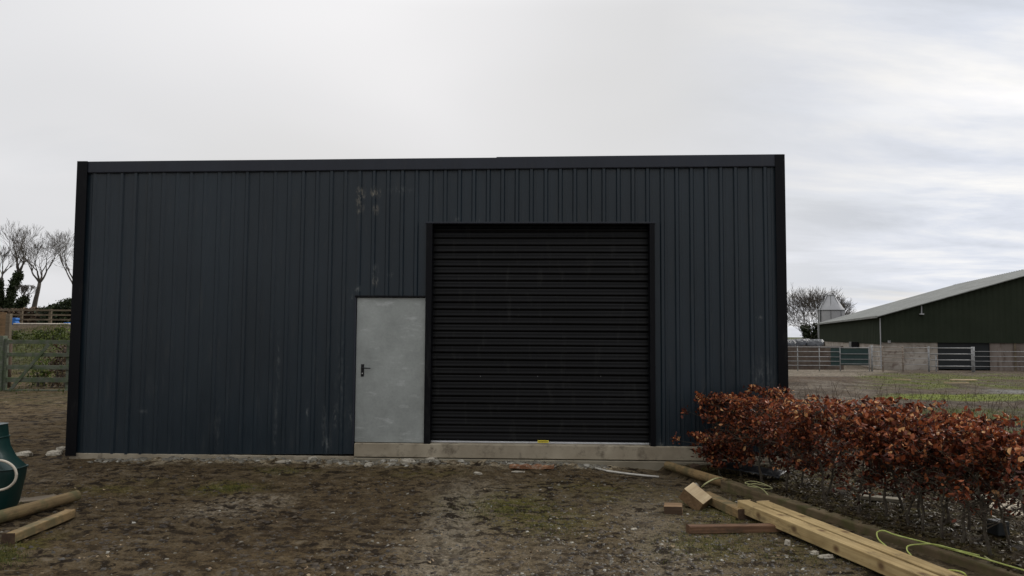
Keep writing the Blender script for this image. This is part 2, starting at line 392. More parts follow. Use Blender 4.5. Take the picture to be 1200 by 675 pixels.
col = blend(col, on_ * sst(24.4, 24.8, yy_) * sst(26.6, 26.2, yy_) * sst(.60, .64, q_), (.17, .175, .175))
col = blend(col, on_ * sst(35.5, 37, Y) * sst(.50, .46, q_) * sst(.26, .30, q_) * .8, (.24, .215, .18))
col = blend(col, on_ * sst(17, 20, Y) * sst(35, 30, Y) * sst(.52, .44, q_) * sst(-.1, .2, yp) * .7, (.17, .15, .125))
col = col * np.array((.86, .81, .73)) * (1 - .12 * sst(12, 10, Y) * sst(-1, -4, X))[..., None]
far = sst(60, 130, Y)
col = blend(col, far * .9, (.06, .075, .025))
ny, nx = X.shape
idx = np.arange(nx * ny).reshape(ny, nx)
Q = np.stack([idx[:-1, :-1], idx[:-1, 1:], idx[1:, 1:], idx[1:, :-1]], -1).reshape(-1, 4)
t = NT('ground_soil'); a = t.node('Attribute', attribute_name='soil')
n = t.noise(45, 6, .7); nb = t.noise(160, 3, .6); nw = t.noise(1.7, 4, .6)
c_ = t.mix(1.0, a.outputs['Color'], t.ramp(n, [(.28, .42), (.72, 1.62)]), 'MULTIPLY')
crumb = t.noise(7.5, 9, .66, stretch=(.8, 1.0, 1)); zone = t.noise(.9, 4, .6)
c_ = t.mix(t.math('MULTIPLY', t.ramp(crumb, [(.435, 1.), (.495, 0.)]), t.ramp(zone, [(.38, .45), (.55, .95)])), c_, (.020, .014, .009))
c_ = t.mix(t.ramp(crumb, [(.56, 0.), (.66, .35)]), c_, (.24, .205, .155))
c_ = t.mix(t.ramp(t.noise(70, 2, .5), [(.71, 0.), (.78, .35)]), c_, (.22, .2, .16))
b0 = t.bump(crumb, 1.0, .05); b1 = t.bump(n, 1.0, .022, b0); t.bump(nb, .5, .004, b1)
t.set(c_, t.ramp(nw, [(.35, .72), (.6, .98)]), 0, .08)
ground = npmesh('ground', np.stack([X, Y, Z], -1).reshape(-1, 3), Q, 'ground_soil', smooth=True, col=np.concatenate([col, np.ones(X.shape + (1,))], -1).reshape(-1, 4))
tag(ground, 'muddy brown yard ground with mossy patches and grass beyond', kind='structure')
def surf(x, y):   # real height of the ground sheet
    i = np.clip(np.searchsorted(xs, x) - 1, 0, nx - 2); j = np.clip(np.searchsorted(ys, y) - 1, 0, ny - 2)
    fx = (x - xs[i]) / (xs[i + 1] - xs[i]); fy = (y - ys[j]) / (ys[j + 1] - ys[j])
    return (Z[j, i] * (1 - fx) + Z[j, i + 1] * fx) * (1 - fy) + (Z[j + 1, i] * (1 - fx) + Z[j + 1, i + 1] * fx) * fy
def sf(x, y): return float(surf(np.array([x]), np.array([y]))[0])

# scattered small stuff ------------------------------------------------------
ICO = None
def rocks(name, P, S, mat, rnd, label, flat=.6):
    # low-poly irregular stones: 8-vertex jittered boxes with cut corners (octa+cube mix)
    base = np.array([(-1,-.6,-.5),(.2,-1,-.5),(1,-.3,-.5),(.7,.8,-.5),(-.5,.9,-.5),(-.7,-.4,.45),(.1,-.65,.6),(.7,-.1,.5),(.4,.55,.55),(-.4,.5,.6)])
    faces = [(0,1,6,5),(1,2,7,6),(2,3,8,7),(3,4,9,8),(4,0,5,9),(5,6,8,9),(6,7,8,8)]
    n = len(P); V = base[None] + RNG.normal(0, .17, (n, 10, 3)); V[..., 2] *= flat
    a = RNG.uniform(0, 6.28, n); ca, sa = np.cos(a)[:, None], np.sin(a)[:, None]
    x = V[..., 0] * ca - V[..., 1] * sa; y = V[..., 0] * sa + V[..., 1] * ca
    V = np.stack([x, y, V[..., 2]], -1) * S[:, None, None] + P[:, None]
    tri = [(0,1,6),(0,6,5),(1,2,7),(1,7,6),(2,3,8),(2,8,7),(3,4,9),(3,9,8),(4,0,5),(4,5,9),(5,6,8),(5,8,9),(6,7,8)]
    T = (np.array(tri)[None] + (np.arange(n) * 10)[:, None, None]).reshape(-1, 3)
    o = npmesh(name, V.reshape(-1, 3), T, mat, rnd=np.repeat(rnd, 10))
    if label: tag(o, label, kind='stuff')
    return o
def in_view_pts(n, x0, x1, y0, y1):
    px = RNG.uniform(x0, x1, n); py = y0 + (y1 - y0) * RNG.uniform(0, 1, n)
    P = np.array([on_z(a, b, 0)[:] for a, b in zip(px, py)]); return P
P = np.concatenate([in_view_pts(2600, -30, 1010, 545, 690), in_view_pts(3600, 640, 1010, 552, 690), in_view_pts(900, 380, 700, 560, 690)])
P = P[(kdist(P[:, 0], P[:, 1]) < -.02) & (wdist(P[:, 0], P[:, 1]) > .05)]
P[:, 2] = surf(P[:, 0], P[:, 1]); S = .005 + .016 * RNG.random(len(P)) ** 3.5
rocks('gravel', P, S, 'stone_mix', RNG.random(len(P)) ** 1.9, 'small pale and dark stones strewn over the muddy ground')
P = in_view_pts(9000, -40, 860, 548, 695); P = P[(wdist(P[:, 0], P[:, 1]) > .3) & (kdist(P[:, 0], P[:, 1]) < -.05) & (fbm(P[:, 0] * 1.3, P[:, 1] * 1.3, 7, 3) > -.04)]
P[:, 2] = surf(P[:, 0], P[:, 1]) - .003; S = .007 + .030 * RNG.random(len(P)) ** 3
rocks('mud_clods', P, S, 'clod_mix', RNG.random(len(P)), 'small dark clods of trodden mud across the yard', .38)
# crumbled concrete spoil along the wall foot
n = 1500; s = RNG.uniform(-5.7, 1.3, n); d = .07 + np.abs(RNG.normal(0, .13, n))
P = np.stack([W0.x + U2.x * s + N2.x * d, W0.y + U2.y * s + N2.y * d, np.zeros(n)], -1)
P = P[fbm(P[:, 0] * 2, P[:, 1] * 2, 3, 3) > -.15]; P[:, 2] = surf(P[:, 0], P[:, 1]); S = .010 + .045 * RNG.random(len(P)) ** 3
rocks('concrete_crumbs', P, S, 'stone_mix', .62 + .38 * RNG.random(len(P)), 'crumbled pale concrete spoil along the foot of the wall', .6)

def blades(name, P, h, w, mat, label, lean=.5, rnd=None, parent=None):
    n = len(P); a = RNG.uniform(0, 6.28, n); b = RNG.uniform(0, 6.28, n)
    h = h * RNG.uniform(.5, 1.2, n); dx = np.cos(a) * w; dy = np.sin(a) * w
    lx = np.cos(b) * h * lean * RNG.random(n); ly = np.sin(b) * h * lean * RNG.random(n)
    V = np.zeros((n, 5, 3)); V[:, 0] = P + np.stack([-dx, -dy, 0 * h], -1); V[:, 1] = P + np.stack([dx, dy, 0 * h], -1)
    V[:, 2] = P + np.stack([dx * .7 + lx * .4, dy * .7 + ly * .4, h * .6], -1); V[:, 3] = P + np.stack([-dx * .7 + lx * .4, -dy * .7 + ly * .4, h * .6], -1)
    V[:, 4] = P + np.stack([lx, ly, h], -1)
    T = np.array([(0, 1, 2), (0, 2, 3), (3, 2, 4)]); T = (T[None] + (np.arange(n) * 5)[:, None, None]).reshape(-1, 3)
    r = RNG.random(n) if rnd is None else rnd
    o = npmesh(name, V.reshape(-1, 3), T, mat, rnd=np.repeat(r, 5), parent=parent)
    if label: tag(o, label, kind='stuff')
    return o
G = []
for (px, py, rx, ry, n) in [(268, 572, 30, 5, 500), (600, 597, 55, 12, 900), (860, 600, 55, 20, 900), (830, 640, 60, 16, 700), (5, 652, 22, 12, 700), (330, 553, 35, 3, 200), (640, 622, 40, 12, 300), (960, 655, 60, 16, 300), (10, 595, 14, 5, 150)]:
    for _ in range(n):
        p = on_z(px + random.gauss(0, rx * .6), py + random.gauss(0, ry * .6), 0)
        if kdist(p.x, p.y) < -.03 and wdist(p.x, p.y) > .1: G.append(p[:])
G = np.array(G); G[:, 2] = surf(G[:, 0], G[:, 1]); blades('grass_tufts', G, .028, .0022, 'grass_blades', 'short mossy grass sprouting in patches on the mud', 1.0)
# yard grass on the right
n = 30000; x = RNG.uniform(5, 34, n); y = RNG.uniform(11, 41, n)
def dens(x, y):
    m = yard_masks(x, y); return m[1] * .8 + m[2] + m[3]
k = RNG.random(n) < dens(x, y); x = x[k]; y = y[k]; G = np.stack([x, y, surf(x, y)], -1)
blades('yard_grass', G, .06, .009, 'yard_blades', 'rough green grass between the worn tracks of the farmyard', .8)
n = 15000; x = RNG.uniform(-20, -9.5, n); y = RNG.uniform(18, 35, n); k = RNG.random(n) < (.15 + .85 * sst(21, 24, y)); x = x[k]; y = y[k]
blades('bank_grass', np.stack([x, y, surf(x, y)], -1), .10, .010, 'grass_blades', 'green grass on the bank behind the timber gate', .8)

def leaf_mesh(name, P, size, mat, parent=None, rnd=None, flat=0.0, label=None, up=None):
    n = len(P)
    d = RNG.normal(size=(n, 3)); d[:, 2] *= (1 - flat)
    d /= np.linalg.norm(d, axis=1)[:, None]; u = RNG.normal(size=(n, 3)); u[:, 2] *= (1 - flat)
    u -= d * (d * u).sum(1)[:, None]; u /= np.linalg.norm(u, axis=1)[:, None]; w = np.cross(d, u)
    L = size * RNG.uniform(.45, 1.5, n)[:, None]; Wd = L * RNG.uniform(.17, .31, n)[:, None]; fo = RNG.uniform(.1, 1.1, n)[:, None]; cu = RNG.uniform(-.45, .45, n)[:, None]
    V = np.stack([P - d * L * .5, P - d * L * .2 + u * Wd + w * Wd * fo, P + d * L * .2 + u * Wd * .9 + w * Wd * fo, P + d * L * .5 + w * L * cu, P + d * L * .2 - u * Wd * .9 + w * Wd * fo, P - d * L * .2 - u * Wd + w * Wd * fo], 1)
    Q = np.array([(0, 1, 2, 3), (0, 3, 4, 5)]); Q = (Q[None] + (np.arange(n) * 6)[:, None, None]).reshape(-1, 4)
    r = RNG.random(n) if rnd is None else rnd
    o = npmesh(name, V.reshape(-1, 3), Q, mat, parent=parent, rnd=np.repeat(r, 6))
    if label: tag(o, label, kind='stuff')
    return o
# leaf litter in the bed
n = 8200; a_ = RNG.uniform(-.2, 7.5, n); b_ = .06 + 1.65 * RNG.random(n) ** 1.2
P = np.stack([K0.x + KD.x * a_ + KN.x * b_, K0.y + KD.y * a_ + KN.y * b_, np.zeros(n)], -1); P = P[wdist(P[:, 0], P[:, 1]) > .1]; P[:, 2] = surf(P[:, 0], P[:, 1]) + .008
leaf_mesh('leaf_litter', P, .034, 'fallen_leaves', flat=.75, label='fallen brown leaves littering the soil under the beech hedge')
P = in_view_pts(260, 30, 1000, 550, 690); P = P[(kdist(P[:, 0], P[:, 1]) < -.03) & (wdist(P[:, 0], P[:, 1]) > .1)]; P[:, 2] = surf(P[:, 0], P[:, 1]) + .006
leaf_mesh('wood_chips', P, .028, 'chip_mix', flat=.85, label='small wood chips and twigs scattered on the mud')

# ------------------------------------------------------------------ the dark steel shed
shed = thing('metal_shed', 'dark anthracite box-profile steel shed with a black roller door and a bare galvanised side door', 'shed', (W0.x, W0.y, 0), -YAW)
# local axes: x = along wall (s), y = into the shed, z up ; out of the wall = -y
sL, _ = wall(94, 192); sLb, _ = wall(79, 533); sL = (sL + sLb) / 2
sR, _ = wall(917.5, 184); sRb, _ = wall(922.5, 480); sR = (sR + sRb) / 2
_, zTL = wall(92, 190); _, zTR = wall(918, 182)
def ztop(s): return zTL + (zTR - zTL) * (s - sL) / (sR - sL)
_, zBL = wall(92, 532.5); sM, zBM = wall(415, 532); sQ, zBR = wall(790, 529.5)
def zbot(s):
    return zBL + (zBM - zBL) * (s - sL) / (sM - sL) if s < sM else zBR
dx0, dz1 = wall(416.5, 348.5); dx1, dz0 = wall(495, 521.8)
dx0b, _ = wall(416, 500); dx0 = (dx0 + dx0b) / 2
rx0, rz1 = wall(500.5, 262.5); rx1, rz0 = wall(769, 519.5); rx1b, _ = wall(765.5, 262.5); rx1 = (rx1 + rx1b) / 2; rx0b, _ = wall(497, 515); rx0 = (rx0 + rx0b) / 2
dx1 = rx0 + .005
rz0 = wall(600, 521.3, .062)[1]; dz0 = rz0
P0 = wall(111.6, 204)[0]     # first rib
def prof_points(s0, s1, p0=P0, pitch=.2, rise=.025):
    pts = [(s0, None)]; k = math.floor((s0 - p0) / pitch) - 1
    while p0 + k * pitch < s1 + .1:
        c = p0 + k * pitch
        rr_ = random.Random(k * 7 + 1); rv = rise if c > -.9 else (rise * (.75 + .3 * rr_.random() if c > -2.8 else .5 + .5 * rr_.random())); st = .0025 if c > -1 else .0012
        for o, tt in ((-.100, 0), (-.034, 0), (-.018, rv), (.018, rv), (.034, 0), (.062, 0), (.068, st), (.078, st), (.084, 0)):
            if s0 < c + o < s1: pts.append((c + o, tt))
        k += 1
    pts.append((s1, None)); pts = sorted(set(pts), key=lambda q: q[0])
    return [(a, 0 if b is None else b) for a, b in pts]
def cladding(mb, s0, s1, zb, zt):
    pts = prof_points(s0, s1); prev = None
    for s, tt in pts:
        b = len(mb.v); wob = .0035 * math.sin(s * 2.3) + .002 * math.sin(s * 7.1)
        levels = 14; z0 = zb(s); z1 = zt(s)
        for i in range(levels + 1):
            z = z0 + (z1 - z0) * i / levels
            mb.v.append((s, -(tt + wob + .002 * math.sin(z * 3.1 + s * 1.7)), z))
        if prev is not None:
            for i in range(levels): mb.f.append((prev + i, b + i, b + i + 1, prev + i + 1))
        prev = b
mb = MB()
cladding(mb, sL + .02, dx0 - .0, zbot, lambda s: ztop(s) - .05)
cladding(mb, dx0, dx1 - .004, lambda s: dz1 + .015, lambda s: ztop(s) - .05)
cladding(mb, dx1 - .004, rx1, lambda s: rz1 + .01, lambda s: ztop(s) - .05)
cladding(mb, rx1, sR - .02, lambda s: zBR, lambda s: ztop(s) - .05)
o = mb.build('front_cladding', 'anthracite_sheet', shed)
sm = o.modifiers.new('thick', 'SOLIDIFY'); sm.thickness = .002; sm.offset = -1
DEP = 7.0; zbk = 3.2
for nm, s_ in (('left', sL), ('right', sR)):
    mb = MB(); k = 0; prev = None; y = .10; sg = -1 if nm == 'left' else 1
    while y < DEP:
        for o_, tt in ((0, 0), (.13, 0), (.15, .03), (.18, .03)):
            yy = y + o_; b = len(mb.v); zt = ztop(s_) + (zbk - ztop(s_)) * yy / DEP
            mb.v += [(s_ - sg * .035 + sg * tt, yy, .03), (s_ - sg * .035 + sg * tt, yy, zt - .1)]
            if prev is not None: mb.f.append((prev, b, b + 1, prev + 1))
            prev = b
        y += .2
    mb.build('side_cladding', 'anthracite_sheet', shed)
mb = MB(); prev = None; s = sL + .02
while s < sR:
    for o_, tt in ((0, 0), (.13, 0), (.15, .03), (.18, .03)):
        b = len(mb.v); mb.v += [(s + o_, DEP + .1 + tt, .03), (s + o_, DEP + .1 + tt, zbk - .1)]
        if prev is not None: mb.f.append((prev, b, b + 1, prev + 1))
        prev = b
    s += .2
mb.build('back_cladding', 'anthracite_sheet', shed)
mb = MB(); mb.add([(sL + .02, .03, ztop(sL) - .06), (sR - .02, .03, ztop(sR) - .06), (sR - .02, DEP + .2, zbk - .06), (sL + .02, DEP + .2, zbk - .06),
                   (sL + .02, .03, ztop(sL) - .11), (sR - .02, .03, ztop(sR) - .11), (sR - .02, DEP + .2, zbk - .11), (sL + .02, DEP + .2, zbk - .11)],
                  [(0,1,2,3),(7,6,5,4),(0,4,5,1),(1,5,6,2),(2,6,7,3),(3,7,4,0)]); mb.build('roof', 'anthracite_trim', shed)
# fascia in two lengths, the right one lapping the left
fz = .165; sJ = wall(582, 190)[0]
def fascia(a, b, t_, lift):
    mb = MB(); n = 24; prof = [(-.034 - t_, -fz), (-.040 - t_, -fz + .012), (-.040 - t_, 0 + lift - .004), (-.034 - t_, lift), (.08, lift), (.08, -.02), (-.02, -.02), (-.02, -fz)]
    m = len(prof)
    for i in range(n + 1):
        s = a + (b - a) * i / n; z = ztop(s)
        for k, (yy, dz) in enumerate(prof):
            w = .0025 * math.sin(s * 1.9 + 1) if k < 4 else 0
            mb.v.append((s, yy + w, z + dz))
    for i in range(n):
        for k in range(m): mb.f.append((i * m + k, (i + 1) * m + k, (i + 1) * m + (k + 1) % m, i * m + (k + 1) % m))
    mb.f.append(tuple(range(m))); mb.f.append(tuple(n * m + k for k in reversed(range(m))))
    return mb.build('fascia', 'anthracite_trim', shed)
fascia(sL, sJ + .05, 0, 0); fascia(sJ, sR, .004, .008)
# corner flashings
wL = .145
for a, b, zb in ((sL - .008, sL + wL, zBL - .015), (sR - .125, sR + .008, zBR - .015)):
    mb = MB(); mb.box(a, b, -.052, -.043, zb, ztop((a + b) / 2) + .003)
    if a < 0: mb.box(a, a + .009, -.0429, .16, zb, ztop(a) + .003)
    else: mb.box(b - .009, b, -.0429, .16, zb, ztop(b) + .003)
    mb.build('corner_flashing', 'black_trim', shed, bevel=.003)
    mb = MB()
# concrete plinth: upper kerb, lower footing course
pl0 = wall(416, 530)[0]
mb = MB(); mb.box(sL + .03, pl0, -.022, .2, -.25, zBL + .02); mb.build('plinth', 'concrete', shed, bevel=.006)
_, zl = wall(640, 537.5)
mb = MB(); mb.box(pl0 + .002, rx1 + .9, -.062, .18, zl + .004, rz0 - .002); o = mb.build('threshold', 'concrete', shed, bevel=.008)
mb = MB(); mb.box(rx1 + .902, sR - .03, -.058, .18, zl + .004, rz0 - .12); mb.build('plinth', 'concrete', shed, bevel=.006)
mb = MB(); mb.box(pl0 + .002, sR - .03, -.085, .18, -.35, zl - .008); mb.build('footing', 'concrete_dark', shed, bevel=.01)
# plain door
mb = MB(); mb.box(dx0 + .012, dx1 - .008, -.006, .038, dz0 + .006, dz1 - .004)
door = mb.build('side_door', 'galvanised_door', shed, bevel=.003)
tag(door, 'bare galvanised steel door with black lever handle')
hx, hz = wall(425, 434)
mb = MB(); mb.box(hx - .022, hx + .022, -.014, -.0062, hz - .085, hz + .085); hd = mb.build('handle', 'black_plastic', door, bevel=.004)
mb = MB(); mb.tube([(hx, -.0145, hz + .035), (hx, -.05, hz + .035), (hx + .01, -.058, hz + .035), (hx + .12, -.058, hz + .03)], [.009, .009, .0085, .007], 8)
mb.build('lever', 'black_plastic', hd, smooth=True)
mb = MB(); mb.tube([(hx, -.0142, hz - .04), (hx, -.017, hz - .04)], .009, 10); mb.build('keyhole_barrel', 'aluminium', hd)
# door head flashing and narrow jamb
mb = MB(); mb.box(dx0 - .01, dx1 - .002, -.046, .03, dz1 + .001, dz1 + .026); mb.build('door_head_flashing', 'black_trim', shed, bevel=.002)
mb = MB(); mb.box(dx0 - .012, dx0 + .008, -.036, .04, dz0 - .003 - .06, dz1); mb.build('door_jamb', 'anthracite_trim', shed, bevel=.002)
# roller door
def roller():
    j0 = rx0; j1 = rx1
    mb = MB(); mb.box(j0, j0 + .085, -.055, .17, rz0 - .01, rz1 - .001); mb.build('roller_jamb', 'black_trim', shed, bevel=.003)
    mb = MB(); mb.box(j1 - .07, j1, -.055, .17, rz0 - .03, rz1 - .001); mb.build('roller_jamb', 'black_trim', shed, bevel=.003)
    mb = MB(); mb.box(j0 - .012, j1 + .012, -.058, .17, rz1, rz1 + .024); mb.build('roller_head_flashing', 'anthracite_trim', shed, bevel=.003)
    mb = MB(); a = j0 + .075; b = j1 - .06; z1 = rz1 - .002; z0 = rz0 + .023; yb = .115
    prof = []; p = .1; z = z0
    while z < z1:
        for dz, dy in ((0, .008), (.005, .008), (.010, .002), (.016, -.004), (.024, -.007), (.036, -.007), (.046, -.002), (.056, .001), (.074, .002), (.084, .002), (.093, .006)):
            if z + dz < z1: prof.append((z + dz, yb + dy))
        z += p
    n = 30; m = len(prof)
    for i in range(n + 1):
        s = a + (b - a) * i / n
        for (z, y) in prof:
            sl = math.floor((z - z0) / p); mb.v.append((s, y + .003 * math.sin(s * 1.3 + sl * .9) + .0015 * math.sin(sl * 12.7), z + .0012 * math.sin(s * 2.1 + sl * 2)))
    for i in range(n):
        for k in range(m - 1): mb.f.append((i * m + k, (i + 1) * m + k, (i + 1) * m + k + 1, i * m + k + 1))
    cur = mb.build('roller_door', 'black_shutter', shed, smooth=True); tag(cur, 'black ribbed roller shutter, closed')
    mb = MB(); mb.box(a + .01, b - .01, .085, .14, rz0 + .003, rz0 + .009); mb.box(a + .01, b - .01, .090, .14, rz0 + .0092, rz0 + .022)
    mb.build('bottom_rail', 'aluminium', cur, bevel=.002)
    s_, z_ = wall(636.5, 516.2, -.085); mb = MB(); mb.box(s_ - .075, s_ + .075, .080, .0895, rz0 + .012, rz0 + .045); st = mb.build('sticker', 'yellow_sticker', cur)
    mb = MB()
    for k in range(9): mb.box(s_ - .064 + k * .0145, s_ - .054 + k * .0145, .0788, .0798, rz0 + .020 + (k % 3) * .002, rz0 + .034)
    mb.build('sticker_print', 'black_plastic', st)
    for px in (563, 630, 704): s2, z2 = wall(px, 441, -.1); MB().tube([(s2, .112, z2), (s2, .102, z2)], .005, 8).build('rivet', 'galvanised_tube', cur)
roller()
mb = MB(); mb.box(sL + .2, sR - .2, .5, DEP - .1, -.02, .08); mb.build('floor_slab', 'concrete_dark', shed)

# ------------------------------------------------------------------ rubble, boards and timber lying about
def stone(px, py, sx, sy, sz, mat, label, cat='rubble', name='rubble_lump', z=0, group='lumps of broken concrete by the wall', rot=0):
    p = on_z(px, py, z); bm_seed = int(px * 13 + py)
    rr = random.Random(bm_seed); mb = MB(); n1, n2 = 12, 7
    vs = []; 
    for j in range(n2 + 1):
        th = math.pi * j / n2
        for i in range(n1):
            a = 2 * math.pi * i / n1; x = math.sin(th) * math.cos(a); y = math.sin(th) * math.sin(a); q = math.cos(th)
            k = 1 / max(abs(x) ** 3 + abs(y) ** 3 + abs(q) ** 3, 1e-6) ** (1 / 3)
            k *= 1 + .30 * float(vnoise(np.array([x * 1.7 + bm_seed]), np.array([y * 1.7 + q * 2.1]), 3)[0]) + .05 * rr.uniform(-1, 1)
            vs.append((x * k * sx, y * k * sy, q * k * sz))
    fs = [(j * n1 + i, (j + 1) * n1 + i, (j + 1) * n1 + (i + 1) % n1, j * n1 + (i + 1) % n1) for j in range(n2) for i in range(n1)]
    mb.add(vs, fs); o = mb.build(name, mat, None)
    o.location = (p.x, p.y, sf(p.x, p.y) + sz * .55); o.rotation_euler = (rr.uniform(-.2, .2), rr.uniform(-.15, .15), rot or rr.uniform(-.4, .4))
    return tag(o, label, cat, group)
stone(27, 537, .125, .06, .045, 'rubble', 'pale flat lump of concrete left of the shed corner, nearest the left edge')
stone(64, 535, .11, .07, .045, 'rubble', 'grey-brown flat lump of concrete just left of the dark shed corner')
stone(72, 530, .07, .04, .04, 'rubble', 'small pale lump of concrete touching the shed corner from behind')
stone(99, 535, .09, .06, .045, 'rubble', 'pale chip of concrete leaning at the foot of the left corner flashing')
stone(320, 540, .17, .06, .045, 'concrete_dark', 'dark flat slab of broken concrete sunk by the wall foot left of the door')
stone(332, 546, .12, .04, .02, 'rubble', 'thin pale flake of concrete lying in front of the dark slab by the wall')
stone(367, 541, .07, .05, .04, 'rubble', 'pale lump of concrete by the wall foot between dark slab and door')
stone(238, 538, .06, .04, .035, 'wet_timber', 'dark stub of wood at the wall foot under the left sheets', 'wood stub', 'wood_stub', group=None)
stone(478, 546, .10, .06, .04, 'rubble', 'pale crumbling lump of concrete below the bottom corner of the side door')
stone(432, 547, .06, .045, .03, 'rubble', 'small white lump of concrete in front of the side door step')
stone(664, 542, .07, .055, .055, 'rubble', 'rounded pale lump of concrete against the step below the roller door')
stone(505, 543, .08, .05, .035, 'rubble', 'pale lump of concrete under the join of side door and roller door')
stone(772, 545, .09, .05, .05, 'rubble', 'pale grey stone at the tip of the old edging pole beside the wall')
stone(560, 558, .05, .03, .02, 'rubble', 'small white chip lying alone on the mud before the roller door')
stone(743, 618, .035, .022, .012, 'rubble', 'tiny white chip on the mud left of the red-brown plank')
stone(955, 650, .035, .03, .02, 'rubble', 'white chip of stone beside the long new timbers, the upper one')
stone(968, 657, .055, .03, .02, 'rubble', 'flat white chip of stone beside the long new timbers, the lower one')
stone(923, 640, .025, .02, .03, 'rubble', 'small white upright chip of stone left of the long new timbers')
# broken reddish board on the ground under the roller door
p = on_z(623, 551, 0); mb = MB(); n = 16; rr = random.Random(3)
for i in range(n + 1):
    x = -.29 + .58 * i / n; w = .055 * (1 - abs(2 * i / n - 1) ** 2 * .75) + rr.uniform(-.02, .016); zz = .012 + .006 * math.sin(i * 1.3)
    mb.v += [(x, -w, 0), (x, w, 0), (x, w, zz + .02 + rr.uniform(0, .02)), (x, -w, zz + .015 + rr.uniform(0, .02))]
for i in range(n):
    for k in range(4): mb.f.append((i * 4 + k, (i + 1) * 4 + k, (i + 1) * 4 + (k + 1) % 4, i * 4 + (k + 1) % 4))
mb.f += [(3, 2, 1, 0), tuple(n * 4 + k for k in range(4))]
o = mb.build('broken_brick_slab', 'brick_rubble'); o.location = (p.x, p.y, sf(p.x, p.y) + .005); o.rotation_euler = (0, 0, -.04)
tag(o, 'broken orange-brown slab of masonry lying on the mud below the roller door', 'rubble')
p = on_z(607, 555, 0); mb = MB(); mb.poly_prism([(-.09, 0), (.07, .0), (.09, .012), (-.03, .02), (-.08, .012)], -.03, .03)
o = mb.build('mortar_flake', 'rubble', bevel=.004); o.location = (p.x, p.y, sf(p.x, p.y) + .004); tag(o, 'thin white flake of mortar at the lower left edge of the orange-brown slab', 'rubble')
# pale pipe
pts = [on_z(693, 546, .02), on_z(712, 550.5, .02), on_z(735, 552.5, .02), on_z(755, 553, .02), on_z(772, 552.5, .03)]
pts = [Vector((p.x, p.y, sf(p.x, p.y) + .018)) for p in pts]
pb = MB().tube(pts, .013, 8).build('plastic_pipe', 'white_pipe', smooth=True); tag(pb, 'thin off-white pipe lying along the foot of the wall right of the roller door', 'pipe')
# void beside the step is only shade painted into the ground colour
def lying_beam(name, a, b, w, h, mat, label, cat, za=None, zb=None, end_mat=None, round_=False, bevel=.007, group=None, roll=0, taper=1.0):
    """a, b: ground points (Vector); beam axis local X"""
    a = Vector(a); b = Vector(b)
    L = (b - a).length; d = (b - a).normalized(); y = Vector((0, 0, 1)).cross(d).normalized(); z = d.cross(y)
    m = Matrix((( d.x, y.x, z.x, a.x), (d.y, y.y, z.y, a.y), (d.z, y.z, z.z, a.z), (0, 0, 0, 1)))
    mb = MB(); n = max(4, int(L / .25)); rr = random.Random(int(L * 999)); prev = None
    if round_:
        k = 16; 
        for i in range(n + 1):
            x = L * i / n; f = 1 + (taper - 1) * i / n
            for j in range(k):
                t_ = 2 * math.pi * j / k; r = 1 + .05 * math.sin(t_ * 3 + x * 2) + .03 * rr.uniform(-1, 1)
                mb.v.append((x, math.cos(t_) * w / 2 * r * f, h / 2 + math.sin(t_) * h / 2 * r * f))
    else:
        k = 4
        for i in range(n + 1):
            x = L * i / n; bow = .004 * math.sin(x * 1.4)
            for (u, v) in ((-.5, 0), (.5, 0), (.5, 1), (-.5, 1)): mb.v.append((x, u * w + bow + rr.uniform(-.0015, .0015), v * h + rr.uniform(-.0015, .0015)))
    for i in range(n):
        for j in range(k): mb.f.append((i * k + j, (i + 1) * k + j, (i + 1) * k + (j + 1) % k, i * k + (j + 1) % k))
    mb.f += [tuple(reversed(range(k))), tuple(n * k + j for j in range(k))]
    o = mb.build(name, mat, bevel=0 if round_ else bevel, smooth=False)
    if end_mat: o.data.materials.append(MATS[end_mat]); o.data.polygons[-1].material_index = 1; o.data.polygons[-2].material_index = 1
    if round_:
        for q in list(o.data.polygons)[:-2]: q.use_smooth = True
    o.matrix_world = m @ Matrix.Rotation(roll, 4, 'X')
    return tag(o, label, cat, group)
def gpt(px, py, z=0.0, dz=0.0):
    p = on_z(px, py, z); return Vector((p.x, p.y, sf(p.x, p.y) + dz))
NTB = 'long new softwood beams'
# two long new beams
a = on_z(872, 587, .15); b = on_z(1094, 679.5, .13); d = (b - a).normalized(); b = a + d * 4.3
a1 = Vector((a.x, a.y, .045)); b1 = Vector((b.x, b.y, .04))
lying_beam('timber_beam', a1, b1, .128, .108, 'new_timber', 'long pale new beam, the nearer of the pair lying along the hedge bed', 'timber', end_mat='pale_cut_wood', group=NTB)
pr = Vector((-d.y, d.x, 0)); pr = pr if pr.x > 0 else -pr
off = .142; a2 = a1 + pr * off + d * .10; b2 = b1 + pr * (off + .03) + d * .2
lying_beam('timber_beam', a2 + Vector((0, 0, .008)), b2, .128, .108, 'new_timber', 'long pale new beam, the farther of the pair, next to the mossy bed edging', 'timber', end_mat='pale_cut_wood', group=NTB)
# beam C with dark end, running in under the cut block
a = gpt(826, 581, 0.05, .01); b = gpt(873, 609, 0, .005)
lying_beam('timber_offcut', a, b, .135, .085, 'old_post', 'short brown beam with dark wet end pointing at the viewer, beside the pale cut block', 'timber', end_mat='wet_timber')
# plank F
lying_beam('plank', gpt(806, 625, 0, 0), gpt(918, 623.5, 0, .0), .09, .065, 'red_brown_timber', 'red-brown plank lying crosswise on the gravel with one end under the long new beams', 'plank')
